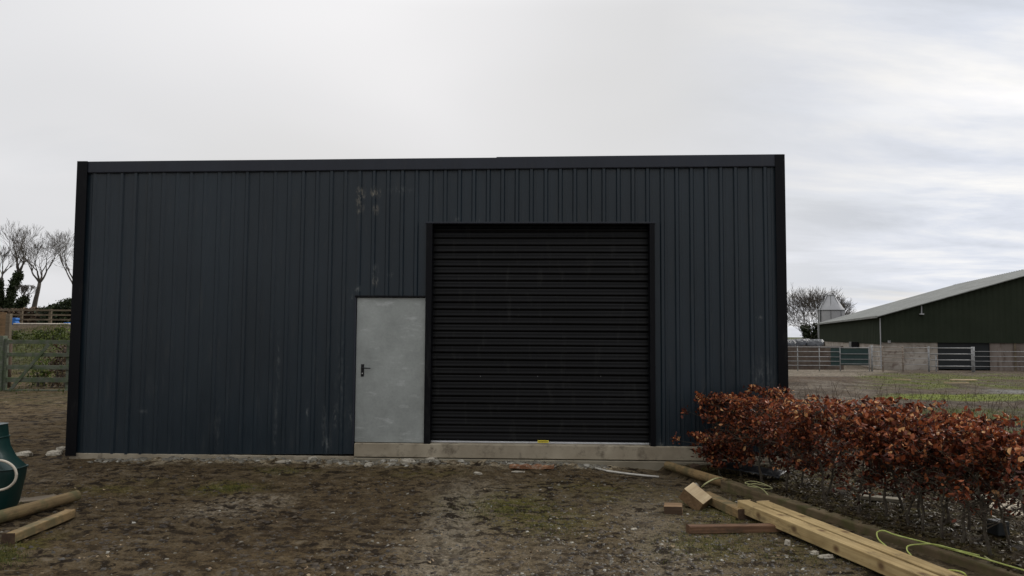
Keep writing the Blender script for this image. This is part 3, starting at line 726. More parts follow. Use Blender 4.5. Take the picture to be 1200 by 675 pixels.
# block D tilted, E flat
def block(px, py, lx, ly, lz, rot, z, mat, end, label, name='wood_block'):
    p = gpt(px, py, 0, z); mb = MB(); mb.box(-lx / 2, lx / 2, -ly / 2, ly / 2, -lz / 2, lz / 2); o = mb.build(name, mat, bevel=.004)
    o.data.materials.append(MATS[end]); 
    o.location = p; o.rotation_euler = rot
    return tag(o, label, 'wood block'), o
_, D_ = block(815, 594, .21, .24, .13, Euler((R(34), R(-10), R(50))), .105, 'pale_cut_wood', 'pale_cut_wood', 'pale sawn block tilted up against the short brown beam')
D_.data.materials[1] = MATS['brown_timber']
for q in D_.data.polygons:
    if abs(q.normal.z) < .5: q.material_index = 1
_, E_ = block(789, 601, .175, .15, .085, Euler((R(3), R(-2), R(-14))), .045, 'brown_timber', 'wet_timber', 'small brown sawn block lying flat, left of the tilted pale block')
for q in E_.data.polygons:
    if q.normal.y < -.5: q.material_index = 1
stone(814, 567, .05, .04, .035, 'rubble', 'small pale stone just behind the tilted pale block')
# bed edging: old pale pole then mossy sleepers
def kp(al, off, z): return Vector((K0.x + KD.x * al + KN.x * off, K0.y + KD.y * al + KN.y * off, z))
lying_beam('edging_pole', kp(-.02, .07, -.02), kp(1.35, .07, -.01), .12, .11, 'old_post', 'old pale round pole edging the hedge bed next to the shed wall', 'edging', round_=True)
lying_beam('edging_sleeper', kp(1.30, .075, -.085), kp(6.9, .075, -.095), .13, .165, 'mossy_sleeper', 'long mossy timber sleeper edging the hedge bed', 'edging', bevel=.012)
# left: round post and squared rail
a = gpt(-60, 640, 0, .0); b = gpt(86, 592, 0, .0)
lying_beam('round_post', gpt(-70, 634, 0, .01), gpt(90, 590, 0, .01),   .125, .125, 'barked_post', 'stout barked round post lying at the left edge, behind the squared rail', 'post', end_mat='pale_cut_wood', round_=True, taper=.85)
lying_beam('squared_rail', gpt(9, 641, 0, 0), gpt(82, 609, 0, 0), .095, .075, 'old_post', 'shorter squared rail with dark wet end lying in front of the round post', 'post', end_mat='wet_timber')
lying_beam('weathered_board', gpt(14, 590, 0, .0), gpt(66, 583, 0, .0), .20, .018, 'fence_timber', 'flat weathered grey-brown board on the mud behind the round post', 'board')
# hoses
def hose(pxs, r, mat, label, name='hose', z=.02):
    pts = []
    for (px, py, dz) in pxs:
        p = on_z(px, py, .1 + dz); pts.append(Vector((p.x, p.y, .1 + dz)))
    # Catmull-Rom
    out = []
    for i in range(len(pts) - 1):
        p0 = pts[max(i - 1, 0)]; p1 = pts[i]; p2 = pts[i + 1]; p3 = pts[min(i + 2, len(pts) - 1)]
        for k in range(6):
            t = k / 6; out.append(.5 * ((2 * p1) + (p2 - p0) * t + (2 * p0 - 5 * p1 + 4 * p2 - p3) * t * t + (3 * p1 - p0 - 3 * p2 + p3) * t ** 3))
    out.append(pts[-1]); return tag(MB().tube(out, r, 6).build(name, mat, smooth=True), label, 'hose')
hose([(1220, 674, .02), (1175, 661, .02), (1130, 648, .02), (1085, 636, .03), (1050, 627, .05), (1036, 622, .05), (1028, 624, .04), (1029, 631, .03), (1036, 638, .03), (1050, 648, .02), (1080, 658, .02), (1105, 667, .02), (1118, 672, .02)], .0065, 'lime_hose', 'long lime-yellow hose looping over the mossy edging at the lower right')
hose([(1148, 651, .02), (1120, 644, .03), (1095, 638, .04), (1075, 638, .05), (1064, 640, .05), (1063, 645, .03), (1068, 651, .02)], .0055, 'lime_hose', 'short lime-yellow hose bent in a hook inside the loop of the longer one')
hose([(1172, 660, .02), (1160, 656, .02), (1154, 652, .02)], .006, 'straw_hose', 'stub of straw-coloured hose on the bed right of the hooked hose')
hose([(1112, 668, .05), (1122, 669, .07), (1130, 672, .08), (1134, 678, .04)], .006, 'lime_hose', 'end curl of lime-yellow hose on the farther long beam', z=.05)
hose([(822, 571, .06), (828, 566, .11), (838, 561, .12), (846, 560, .06)], .008, 'straw_hose', 'stiff straw-coloured hose arching over the old edging pole')
hose([(900, 580, .02), (893, 573, .03), (880, 568, .03), (873, 566, .03), (880, 564, .03), (892, 566, .03), (905, 572, .02), (898, 573, .03), (885, 571, .02), (876, 569, .02), (884, 567, .05), (902, 570, .02)], .006, 'straw_hose', 'small coil of faded green hose on the bed under the hedge')

# black membrane at the hedge foot by the wall
mb = MB(); n = 26; m = 10; rr = random.Random(5)
A = on_z(838, 548, .08); B = on_z(915, 561, .08); dv = (B - A); pv = Vector((-dv.y, dv.x, 0)).normalized(); pv = pv if pv.y > 0 else -pv
for i in range(n + 1):
    for j in range(m + 1):
        p = A + dv * (i / n) + pv * (.34 * j / m - .04)
        z = .10 + .035 * float(fbm(np.array([i * .45]), np.array([j * .5]), 9, 3)[0]) + .05 * math.sin(j / m * math.pi)
        mb.v.append((p.x, p.y, z))
for i in range(n):
    for j in range(m): a = i * (m + 1) + j; mb.f.append((a, a + m + 1, a + m + 2, a + 1))
o = mb.build('weed_membrane', 'black_membrane', smooth=True); so = o.modifiers.new('t', 'SOLIDIFY'); so.thickness = .004
tag(o, 'crumpled sheet of black plastic membrane at the hedge foot by the shed', 'plastic sheet')
# brick-ish stones at wall end of the bed
stone(815, 548, .07, .05, .05, 'wet_timber', 'dark lump of soil-stained stone at the wall end of the bed', z=.05)
# slabs behind the hedge
def slab(px, py, sx, sy, sz, rz, tilt, mat, label, z=0.08, cat='slab'):
    p = on_z(px, py, z); mb = MB(); mb.box(-sx / 2, sx / 2, -sy / 2, sy / 2, 0, sz); o = mb.build('concrete_slab', mat, bevel=.008)
    o.location = (p.x, p.y, sf(p.x, p.y)); o.rotation_euler = (tilt, 0, rz); return tag(o, label, cat, 'slabs behind the hedge')
slab(1188, 600, .6, .35, .06, .5, .12, 'concrete', 'pale broad slab tilted behind the hedge at the right edge')
slab(1150, 592, .3, .2, .07, -.3, .1, 'concrete_dark', 'buff slab behind the hedge, left of the tilted pale slab')
slab(1032, 586, .4, .12, .04, -.5, .0, 'concrete_dark', 'narrow buff slab lying behind the hedge stems in the middle')
mb = MB(); mb.box(-.06, .06, -.06, .06, 0, .12); o = mb.build('blue_block', 'dark_door', bevel=.01); p = on_z(1170, 628, .08); o.location = (p.x, p.y, sf(p.x, p.y)); o.rotation_euler = (0, 0, .2)
tag(o, 'small dark block on the soil among the hedge stems at the right', 'block')

# green moulded container at the left edge
gp = on_z(-22, 601, 0); gz = sf(gp.x, gp.y); yd = gp.y
tub = thing('green_container', 'dark green moulded plastic container with a cream hoop handle at the left edge', 'container', (gp.x, gp.y, gz))
half = [(4, 497), (5, 512), (6.5, 524), (12, 537), (25, 548), (24, 556), (20, 572), (16, 588), (10, 600)]
prof = [(at_y(px, py, yd).x - gp.x, at_y(px, py, yd).z - gz) for px, py in half]
mb = MB(); rings = []
levels = prof; kk = 28
for (hx_, hz_) in levels:
    for j in range(kk):
        a = 2 * math.pi * j / kk; e = .55
        cx = abs(math.cos(a)) ** e * (1 if math.cos(a) > 0 else -1); cy = abs(math.sin(a)) ** e * (1 if math.sin(a) > 0 else -1)
        mb.v.append((cx * hx_, cy * min(hx_ * .75, .2), max(hz_, 0)))
for i in range(len(levels) - 1):
    for j in range(kk): mb.f.append((i * kk + j, i * kk + (j + 1) % kk, (i + 1) * kk + (j + 1) % kk, (i + 1) * kk + j))
mb.f += [tuple(range(kk)), tuple(reversed([(len(levels) - 1) * kk + j for j in range(kk)]))]
bd = mb.build('body', 'green_plastic', tub, smooth=True, bevel=.006)
for (hh_, zz_, nm_) in ((prof[4][0], prof[4][1], 'moulded_seam'), (prof[1][0], prof[1][1], 'rim')):
    ps = []
    for a in np.linspace(0, 2 * math.pi, 41):
        e = .55; cx = abs(math.cos(a)) ** e * (1 if math.cos(a) > 0 else -1); cy = abs(math.sin(a)) ** e * (1 if math.sin(a) > 0 else -1)
        ps.append((cx * (hh_ + .003), cy * (min(hh_ * .75, .2) + .003), zz_))
    MB().tube(ps, .008, 6, cap=False).build(nm_, 'green_plastic', tub, smooth=True)
cpt = at_y(-3, 557, yd - .215); mb = MB(); rpx = 22 / F * (yd - .215); pts = [(cpt.x - gp.x + math.cos(a) * rpx, -.215, cpt.z - gz + math.sin(a) * rpx * .78) for a in np.linspace(0, 2 * math.pi, 33)]
mb.tube(pts, .012, 8, cap=False); mb.build('hoop_handle', 'cream_plastic', tub, smooth=True)

# ------------------------------------------------------------------ beech hedge
def seg_tube(mb, pts, r0, r1, n=5):
    m = len(pts); mb.tube(pts, [r0 + (r1 - r0) * i / (m - 1) for i in range(m)], n)
def beech(x, y, h, seed, lo, dens, wx, label, group, trunk_r=.013):
    rr = random.Random(seed); z0 = sf(x, y) - .01
    root = thing('beech_plant', label, 'hedge plant', (x, y, z0), 0, group)
    mb = MB(); L = []; Rn = []
    ht = h * rr.uniform(.82, .95); lean = Vector((rr.uniform(-.12, .12), rr.uniform(-.12, .12), 0))
    tr = []; p = Vector((0, 0, 0)); m = 11; wob = Vector((0, 0, 0))
    for i in range(m):
        f = i / (m - 1); wob += Vector((rr.uniform(-.022, .022), rr.uniform(-.022, .022), 0))
        tr.append(Vector((lean.x * f, lean.y * f, ht * f)) + wob)
    mb.tube(tr, [trunk_r * rr.uniform(.9, 1.2) * (1 - .65 * i / (m - 1)) for i in range(m)], 7)
    def clip(q):
        q.z = min(q.z, h + .02 * math.sin(q.x * 9 + seed)); return q
    nb = 34
    def clump(q): return 1.0 + 1.5 * float(vnoise(np.array([(q.x + x) * 3.3 + (q.y + y) * 2.1]), np.array([q.z * 4.2 + seed * .13]), 7)[0])
    for b in range(nb):
        f = rr.uniform(.14, 1.0) ** .8; i = min(int(f * (m - 1)), m - 2); st = tr[i].lerp(tr[i + 1], f * (m - 1) - i)
        az = rr.uniform(0, 6.283); ln = rr.uniform(.18, .46) * (1.1 - .35 * f) * wx; up = rr.uniform(.15, .9)
        d = Vector((math.cos(az), math.sin(az), up)); pts = [st]; q = st.copy(); ns = 5
        for k in range(ns):
            q = clip(q + d * (ln / ns)); d = d + Vector((rr.uniform(-.35, .35), rr.uniform(-.35, .35), rr.uniform(-.25, .2))); pts.append(q.copy())
        seg_tube(mb, pts, .0055 * rr.uniform(.7, 1.3), .002, 4)
        for t_ in range(6):
            k = rr.randint(1, ns); s0 = pts[k]; dd = Vector((rr.uniform(-1, 1), rr.uniform(-1, 1), rr.uniform(-.3, .9))).normalized(); l2 = rr.uniform(.06, .20)
            tp = [s0, clip(s0 + dd * l2 * .5 + Vector((rr.uniform(-.01, .01),) * 3)), clip(s0 + dd * l2)]
            seg_tube(mb, tp, .0022, .0011, 3)
            keep = dens(tp[2].z / h, tp[2].x, rr)
            nl = int(rr.uniform(2, 14) * keep * clump(tp[2]) + rr.random() * .5)
            for _ in range(nl):
                c = tp[0].lerp(tp[2], rr.random()) + Vector((rr.gauss(0, .022), rr.gauss(0, .022), rr.gauss(0, .020)))
                L.append((c.x, c.y, min(c.z, h + .035))); Rn.append(min(1, max(0, rr.gauss(.38 + .20 * (c.z / h) ** 2, .24))))  # leaf tint rises with height: light on the hedge top put into colour
    # a few bare whips above the clipped top
    for _ in range(rr.randint(1, 4)):
        s0 = Vector((rr.uniform(-.2, .2), rr.uniform(-.2, .2), h - .1)); seg_tube(mb, [s0, s0 + Vector((rr.uniform(-.03, .03), rr.uniform(-.03, .03), .12)), s0 + Vector((rr.uniform(-.07, .07), rr.uniform(-.05, .05), rr.uniform(.16, .26)))], .002, .001, 3)
    mb.build('stems', 'hedge_bark', root)
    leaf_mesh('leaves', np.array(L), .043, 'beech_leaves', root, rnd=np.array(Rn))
    return len(L)
def dn_left(f, x, rr): return 1.2 if f > .64 else (.30 if f > .52 else (1.1 if f > .16 else .5))
def dn_mid(f, x, rr): return 1.1 if f > .6 else (.42 if f > .2 else .2)
def dn_right(f, x, rr): return 1.15 if f > .68 else (.22 if f > .42 else .05)
ordn = ['first', 'second', 'third', 'fourth', 'fifth', 'sixth', 'seventh', 'eighth', 'ninth', 'tenth', 'eleventh', 'twelfth', 'thirteenth', 'fourteenth']
front = [on_z(a_, b_, .08) for a_, b_ in [(868, 553), (890, 562), (921, 573), (967, 590), (1007, 602), (1035, 606), (1063, 614), (1081, 623), (1104, 631), (1131, 638), (1163, 651), (1215, 668), (1270, 700)]]
cnt = 0
for i, p in enumerate(front):
    dfn = dn_left if i < 4 else (dn_mid if i < 6 else dn_right)
    hgt = 1.06 - (.02 * i / 12) + random.uniform(-.03, .03)
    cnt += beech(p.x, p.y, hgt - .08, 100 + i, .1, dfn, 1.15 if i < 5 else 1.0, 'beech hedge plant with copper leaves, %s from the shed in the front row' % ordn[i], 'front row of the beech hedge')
for i in range(11):
    q = front[i].lerp(front[i + 1], .5); q = q + KN * (.36 + .06 * math.sin(i * 2.1)) ; 
    dfn = dn_left if i < 4 else (dn_mid if i < 7 else dn_right)
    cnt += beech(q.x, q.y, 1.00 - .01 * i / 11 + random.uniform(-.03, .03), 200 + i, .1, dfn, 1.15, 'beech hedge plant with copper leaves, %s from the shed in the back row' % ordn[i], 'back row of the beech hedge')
# low arm of leaves reaching left at the wall
p = on_z(850, 552, .05)
beech(p.x, p.y + .25, .95, 330, .1, dn_left, 1.0, 'leftmost copper-leaved beech plant, spreading across the plinth of the shed', None)
p = on_z(846, 556, .05); beech(p.x, p.y + .05, .52, 332, .1, lambda f, x, rr: 1.3 if f > .25 else .6, 1.0, 'lowest beech plant with dark copper leaves, over the shed plinth beside the old pole', None)
p = at_y(905, 560, 9.75); beech(p.x, 9.75, 1.04, 331, .1, dn_left, 1.2, 'copper-leaved beech plant close against the wall below the shed corner', None)
print('beech leaves', cnt)

# dead weeds beyond the hedge
mb = MB(); rr = random.Random(17)
for k in range(260):
    x = rr.uniform(4.2, 13); y = rr.uniform(10, 23); 
    if x / y < .33: continue
    z = sf(x, y); hh = rr.uniform(.15, .75); q = Vector((x, y, z)); d = Vector((rr.uniform(-.5, .5), rr.uniform(-.5, .5), 1)); pts = [q]
    for j in range(4): q = q + d * hh / 4; d += Vector((rr.uniform(-.35, .35), rr.uniform(-.35, .35), -.1)); pts.append(q)
    mb.tube(pts, [.005, .0045, .004, .003, .002], 3)
    for j in range(3):
        s0 = pts[rr.randint(1, 3)]; mb.tube([s0, s0 + Vector((rr.uniform(-.12, .12), rr.uniform(-.12, .12), rr.uniform(.03, .15)))], [.003, .0015], 3)
o = mb.build('dead_weeds', 'wet_timber'); tag(o, 'dead brown weed stalks standing beyond the hedge', kind='stuff')

# ------------------------------------------------------------------ right: rails and gates across the yard
FY = 42.0
def rz(py, px=1000): return at_y(px, py, FY).z
def rxx(px): return at_y(px, 415, FY).x
def barrier(name, label, cat, x0, x1, rails, mat, posts, top=None, base=431.5, r=.018, group='metal cattle barriers across the yard', y=FY, brace=False, post_r=.04, sheet=None):
    X0 = rxx(x0); X1 = rxx(x1); g = gh((X0 + X1) / 2, y); root = thing(name, label, cat, (X0, y, g), 0, group)
    for py in rails:
        z = rz(py, (x0 + x1) / 2) - g; MB().tube([(0, 0, z), (X1 - X0, 0, z)], r, 8).build('rail', mat, root, smooth=True)
    for px in posts:
        xx = rxx(px) - X0; MB().tube([(xx, .0 + r + post_r, -.3), (xx, r + post_r, rz(top or rails[0] - 1, px) - g)], post_r, 8).build('post', mat, root, smooth=True)
    if sheet:
        a, b = rxx(sheet[0]) - X0, rxx(sheet[1]) - X0; mb = MB(); n = 24
        mb.box(a, b, .05, .07, rz(sheet[3], x0) - g, rz(sheet[2], x0) - g); mb.build('sheet_infill', sheet[4], root)
    return root
barrier('metal_barrier', 'galvanised five-rail barrier in front of the brown board wall', 'barrier', 905, 983.5, [406.6, 412, 418, 423.2, 428.2], 'galvanised_tube', [935, 960.5], post_r=.03)
barrier('metal_gate', 'galvanised gate backed with teal sheeting', 'gate', 984, 1019.5, [407.4, 414.8, 421, 426.5], 'galvanised_tube', [984.8, 1018.8], post_r=.03, sheet=(974, 1018, 408, 428, 'teal_sheet'))
barrier('metal_barrier', 'thin galvanised rails between teal gate and rusty gate', 'barrier', 1022, 1034, [406.8, 412, 417.5, 423, 428.5], 'galvanised_tube', [1022.3], post_r=.05, top=404.5)
barrier('metal_gate', 'small rusty five-rail gate in front of the stained concrete wall', 'gate', 1034.5, 1059, [407, 411.5, 415, 419, 424.5], 'rusty_tube', [1035, 1058.5], post_r=.04, top=405.5)
barrier('metal_barrier', 'galvanised rails between rusty gate and the dark doorway', 'barrier', 1060, 1089, [407.4, 413.5, 420, 427], 'galvanised_tube', [1089], post_r=.05, top=406, r=.014)
barrier('metal_gate', 'galvanised gate in front of the dark doorway of the green barn', 'gate', 1090.5, 1139.5, [408, 415, 422, 429.3], 'galvanised_tube', [1097.5], post_r=.035, top=414.5, r=.028)
barrier('metal_barrier', 'galvanised four-rail barrier with a thick post running out of the right edge', 'barrier', 1141, 1260, [412.2, 418, 423.6, 429.8], 'galvanised_tube', [1141.5, 1215], post_r=.09, top=406.5)

# brown board wall + bales
by = 46.0
xw0 = at_y(900, 415, by).x; xw1 = at_y(988, 415, by).x; g = gh(xw1, by)
mb = MB(); zt = at_y(950, 405.5, by).z - g; x = 0; rr = random.Random(4); W_ = xw1 - xw0
bw = thing('board_wall', 'low brown board wall behind the galvanised barrier', 'wall', (xw0, by, g))
k = 0
z = 0
while z < zt - .05:
    mb.box(0, W_, 0, .06 + .01 * (k % 2), z, min(z + .17, zt)); z += .18; k += 1
mb.build('boards', 'old_boards', bw)
for k in range(5): MB().box(k * W_ / 4 - .06, k * W_ / 4 + .06, .075, .2, -.2, zt + .02).build('post', 'fence_timber', bw)
def bale(px, py, y, L, label, rotz, mat='bale_wrap'):
    p = at_y(px, py, y); mb = MB(); n = 24; m = 12; rr = random.Random(int(px)); rad = .62
    for j in range(m + 1):
        t_ = j / m; x = -L / 2 + L * t_; e = 1 - abs(2 * t_ - 1) ** 8 * .22
        for i in range(n):
            a = 2 * math.pi * i / n; r = rad * e * (1 + .06 * rr.uniform(-1, 1)); mb.v.append((x, math.cos(a) * r, rad + math.sin(a) * r * .92))
    for j in range(m):
        for i in range(n): mb.f.append((j * n + i, j * n + (i + 1) % n, (j + 1) * n + (i + 1) % n, (j + 1) * n + i))
    mb.f += [tuple(range(n)), tuple(reversed([m * n + i for i in range(n)]))]
    o = mb.build('wrapped_bale', mat, smooth=True); o.location = (p.x, y, p.z - rad * 1.92); o.rotation_euler = (0, 0, rotz); return tag(o, label, 'bale', 'plastic-wrapped silage bales')
bale(921, 397.5, 49, 1.05, 'black wrapped silage bale nearest the dark shed corner, behind the board wall', .0)
bale(940, 397, 49.2, 1.2, 'black wrapped silage bale in the middle of the three behind the board wall', .08)
bale(956.5, 397.5, 48.6, .95, 'black wrapped silage bale nearest the green barn, its cover catching light', -.5)
# second layer below carries them
gB = gh(27, 49)
mb = MB()
for k, (px) in enumerate((914, 929, 944, 958)):
    pass
for px in (920, 944, 958):
    p = at_y(px, 410, 50.2)
    o = bale(px, 410, 50.2, 1.3, 'black wrapped silage bale in the lower layer hidden behind the board wall', .1); o.location.z = gh(p.x, 50.2) - .02

# ------------------------------------------------------------------ green barn
cx, cy = at_y(1033, 400, 52).x, 52.0
ex, ey = at_y(960.5, 400, 85).x, 85.0
dl = Vector((ex - cx, ey - cy, 0)); LEN = dl.length; ang = math.atan2(dl.y, dl.x) - math.pi / 2   # local +y = along the side wall
gz = at_y(1033, 431.5, 52).z
barn = thing('green_barn', 'large dark green barn with grey roof and concrete lower walls', 'barn', (cx, cy, gz), ang)
ze = at_y(1033, 370, 52).z - gz; zc = at_y(1033, 401, 52).z - gz; RS = 13.6; SL = .300
zr = ze + RS * SL
def corr(mb, pA, pB, za, zb, out, pitch=.35):
    d = Vector(pB) - Vector(pA); n = int(d.length / (pitch / 4)); prev = None
    for i in range(n + 1):
        f = i / n; q = Vector(pA) + d * f; o_ = [0, 0, .035, .035][i % 4]; b = len(mb.v); q2 = q + Vector(out) * o_
        mb.v += [(q2.x, q2.y, za), (q2.x, q2.y, zb(f) if callable(zb) else zb)]
        if prev is not None: mb.f.append((prev, b, b + 1, prev + 1))
        prev = b
# gable: local x from 0 (corner) to 2*RS, y=0
def gz_f(f): x = f * 2 * RS; return ze + (x if x < RS else 2 * RS - x) * SL - .03
mb = MB(); corr(mb, (0, 0, 0), (2 * RS, 0, 0), zc, gz_f, (0, -1, 0)); mb.build('gable_cladding', 'olive_cladding', barn)
mb = MB(); corr(mb, (0, 0, 0), (0, LEN, 0), zc - .15, ze - .03, (-1, 0, 0), .6); mb.build('side_cladding', 'olive_cladding', barn)
mb = MB(); corr(mb, (2 * RS, 0, 0), (2 * RS, LEN, 0), zc, ze - .03, (1, 0, 0), .8); mb.build('side_cladding', 'olive_cladding', barn)
mb = MB(); corr(mb, (0, LEN, 0), (2 * RS, LEN, 0), zc, gz_f, (0, 1, 0), .8); mb.build('gable_cladding', 'olive_cladding', barn)
mb = MB(); ov = .35
for sg in (0, 1):
    for k in range(1):
        xa, xb = (-.25, RS) if sg == 0 else (2 * RS + .25, RS); za, zb_ = ze - .25 * SL + .04, zr + .04
        n = 60
        # roof sheets with broad corrugation along the barn
        base = len(mb.v)
        for i in range(n * 4 + 1):
            y = -ov + (LEN + 2 * ov) * i / (n * 4); o_ = [0, .0, .05, .05][i % 4]
            mb.v += [(xa, y, za + o_), (xb, y, zb_ + o_)]
        for i in range(n * 4): a = base + i * 2; mb.f.append((a, a + 1, a + 3, a + 2))
o = mb.build('roof', 'grey_roof_sheet', barn); so = o.modifiers.new('t', 'SOLIDIFY'); so.thickness = .05
mb = MB(); mb.box(-.40, -.26, -.3, LEN + .3, ze - .16, ze - .03); mb.build('gutter', 'grey_roof_sheet', barn)
mb = MB(); mb.tube([(-.07, -.07, 0), (-.07, -.07, ze - .17)], .035, 8); mb.build('downpipe', 'silo_metal', barn)
for x0_, x1_ in ((0, 3.45), (6.55, 2 * RS)):
    MB().box(x0_, x1_, .06, .26, -.3, zc + .05).build('concrete_wall', 'farm_concrete' if x0_ == 0 else 'farm_panel', barn)
MB().box(.05, .25, .27, LEN, -.6, zc - .1).build('concrete_wall', 'farm_concrete', barn)
MB().box(2 * RS - .25, 2 * RS - .05, .27, LEN, -.6, zc - .1).build('concrete_wall', 'farm_concrete', barn)
MB().box(3.45, 6.55, .15, .22, .02, zc + .02).build('doorway_door', 'dark_door', barn)
for x_ in (8.0, 10.0, 12.0, 14): MB().box(x_ - .06, x_ + .06, .0, .055, -.1, zc + .02).build('panel_joint_post', 'fence_timber', barn)
mb = MB(); zx = at_y(1080, 362, 51).z - gz; mb.tube([(2.5, -.1, zx - .35), (2.5, -.1, zx + .25)], .04, 6); mb.box(2.35, 2.6, -.35, -.05, zx - .38, zx - .3); mb.build('wall_lamp', 'silo_metal', barn)
MB().box(-.55, .0 - .04, 9, 10.2, zc - .5, zc - .05).build('black_vent_box', 'black_plastic', barn)
mb = MB(); mb.tube([(.45, -.16, zc - .05), (.45, -.16, zc + .12)], .10, 10); mb.build('floodlight', 'galvanised_tube', barn)

# silo
sy = 92; sp = at_y(974.5, 400, sy); sw = (at_y(989.5, 378, sy).x - at_y(960, 378, sy).x) / 2; g = gh(sp.x, sy)
silo = thing('feed_silo', 'grey feed silo with a conical top rising behind the barn roof', 'silo', (sp.x, sy, g))
zsh = at_y(975, 364, sy).z - g; zap = at_y(975, 345.5, sy).z - g
mb = MB(); mb.tube([(0, 0, 2.2), (0, 0, zsh)], sw, 32); bd = mb.build('body', 'silo_metal', silo)
mb = MB(); mb.tube([(0, 0, .9), (0, 0, 2.19)], [.3, sw], 32); mb.build('hopper', 'silo_metal', silo)
mb = MB(); mb.tube([(0, 0, zsh + .002), (0, 0, zsh + .12), (0, 0, zap - .12)], [sw * 1.03, sw * 1.0, sw * .30], 32); mb.build('cone_top', 'silo_metal', silo)
mb = MB(); mb.tube([(0, 0, zap - .118), (0, 0, zap)], sw * .33, 20); mb.build('lid', 'silo_metal', silo)
for k in range(4):
    a = math.pi / 4 + k * math.pi / 2; MB().tube([(math.cos(a) * sw, math.sin(a) * sw, -.1), (math.cos(a) * sw, math.sin(a) * sw, 3.0)], .08, 8).build('leg', 'silo_metal', silo)
mb = MB()
for k in range(4):
    a = math.pi + .35 + k * (math.pi - .7) / 3; c_, s_ = math.cos(a), math.sin(a); mb.tube([(c_ * (sw + .02), s_ * (sw + .02), 2.3), (c_ * (sw + .02), s_ * (sw + .02), zsh), (c_ * sw * .33, s_ * sw * .33, zap - .1)], .025, 4)
mb.tube([(math.cos(a_) * (sw + .03), math.sin(a_) * (sw + .03), zsh) for a_ in np.linspace(0, 6.283, 33)], .04, 4, cap=False)
mb.build('seams', 'dark_door', silo)
mb = MB(); a = math.pi + .25
for dd in (-.06, .06): mb.tube([(math.cos(a + dd * 2) * (sw + .12), math.sin(a + dd * 2) * (sw + .12), 1), (math.cos(a + dd * 2) * (sw + .12), math.sin(a + dd * 2) * (sw + .12), zsh + .1), (math.cos(a + dd * 2) * sw * .45, math.sin(a + dd * 2) * sw * .45, zap + .1)], .03, 4)
mb.build('ladder', 'dark_door', silo)

# ------------------------------------------------------------------ trees
def bare_tree(name, label, x, y, h, seed, fork=.35, spread=.8, lean=(0, 0), ivy=None, trunk_r=.28, group=None, stems=1, depth=6, g=None, up=.25, cat='tree', minr=.011):
    rr = random.Random(seed); g = gh(x, y) if g is None else g
    root = thing(name, label, cat, (x, y, g - .05), 0, group); tb = MB(); cb = MB(); ivp = []
    ends = []
    def grow(p, d, L, r, lev):
        n = 4 if lev < 3 else 3; pts = [p]; q = p.copy(); dd = d.copy()
        for i in range(n):
            q = q + dd * (L / n); dd = (dd + Vector((rr.gauss(0, .13), rr.gauss(0, .13), rr.gauss(.04, .08)))).normalized(); pts.append(q.copy())
        r1 = max(r * .62, minr * .6); (cb).tube(pts, [r + (r1 - r) * i / n for i in range(n + 1)], 6 if lev < 2 else (4 if lev < 4 else 3), cap=False)
        if lev >= depth: return
        nb = 3 if lev < 2 else (3 if rr.random() < .75 else 2)
        for k in range(nb):
            ax = Vector((rr.gauss(0, 1), rr.gauss(0, 1), rr.gauss(0, .5))).normalized(); ax = (ax - dd * ax.dot(dd)).normalized()
            sp = rr.uniform(.25, .75) * spread if k else rr.uniform(.05, .3) * spread
            nd = (dd * math.cos(sp) + ax * math.sin(sp)); nd.z += up * .3; nd.normalize()
            st = pts[-1] if k == 0 or rr.random() < .5 else pts[rr.randint(2, n)]
            grow(st, nd, L * rr.uniform(.68, .92), max(r1 * rr.uniform(.6, .85), minr), lev + 1)
    for s_ in range(stems):
        lx = lean[0] + (rr.uniform(-.5, .5) if stems > 1 else 0); ly = lean[1] + (rr.uniform(-.3, .3) if stems > 1 else 0)
        th = h * fork; pts = [Vector((0, 0, 0)) + Vector((rr.uniform(-.3, .3), 0, 0)) * (stems > 1)]; d = Vector((lx, ly, 1)).normalized(); q = pts[0].copy()
        for i in range(6): q = q + d * th / 6; d = (d + Vector((rr.gauss(0, .05), rr.gauss(0, .05), 0))).normalized(); pts.append(q.copy())
        tb.tube(pts, [trunk_r * (1.25 if i == 0 else 1) * (1 - .38 * i / 6) for i in range(7)], 10)
        if ivy:
            for _ in range(int(ivy[1] / stems)):
                f = rr.random() * ivy[0]; i = min(int(f * 6), 5); c = pts[i].lerp(pts[min(i + 1, 6)], f * 6 - i) if f < 1 else pts[6] + d * (f - 1) * th
                a = rr.uniform(0, 6.28); rad = abs(rr.gauss(ivy[2], ivy[2] * .45)); ivp.append((c.x + math.cos(a) * rad, c.y + math.sin(a) * rad, max(c.z + rr.gauss(0, .15), .02)))
        sp0 = 4 if stems == 1 else 3
        for k in range(sp0):
            a = k * 2 * math.pi / sp0 + rr.uniform(-.4, .4); t_ = rr.uniform(.3, .7) * spread
            nd = Vector((math.cos(a) * math.sin(t_) + lx * .3, math.sin(a) * math.sin(t_), math.cos(t_))).normalized(); grow(pts[-1], nd, h * (1 - fork) * .25, trunk_r * .42, 1)
    tb.build('trunk', 'far_bark', root, smooth=True); cb.build('crown', 'far_bark', root)
    if ivy: leaf_mesh('ivy', np.array(ivp), ivy[3], 'ivy_leaves', root)
    return root
TY = 80.0
def tpos(px, y): return at_y(px, 380, y).x
bare_tree('bare_tree', 'bare winter tree with ivy-clad trunk at the left edge of the photo', tpos(0, TY), TY, 7.5, 3, .42, .7, (.02, 0), (1.0, 2600, .20, .2), .24, depth=6)
bare_tree('bare_tree', 'tall bare tree with thick ivy up its leaning trunk, left of the forked one', tpos(8, TY), TY, 9.6, 8, .44, .85, (.17, 0), (1.0, 4200, .27, .22), .28, depth=6)
bare_tree('bare_tree', 'forked bare tree with a leaning bare trunk left of the shed', tpos(38, TY), TY, 8.6, 14, .36, 1.05, (.22, 0), None, .27, depth=6)
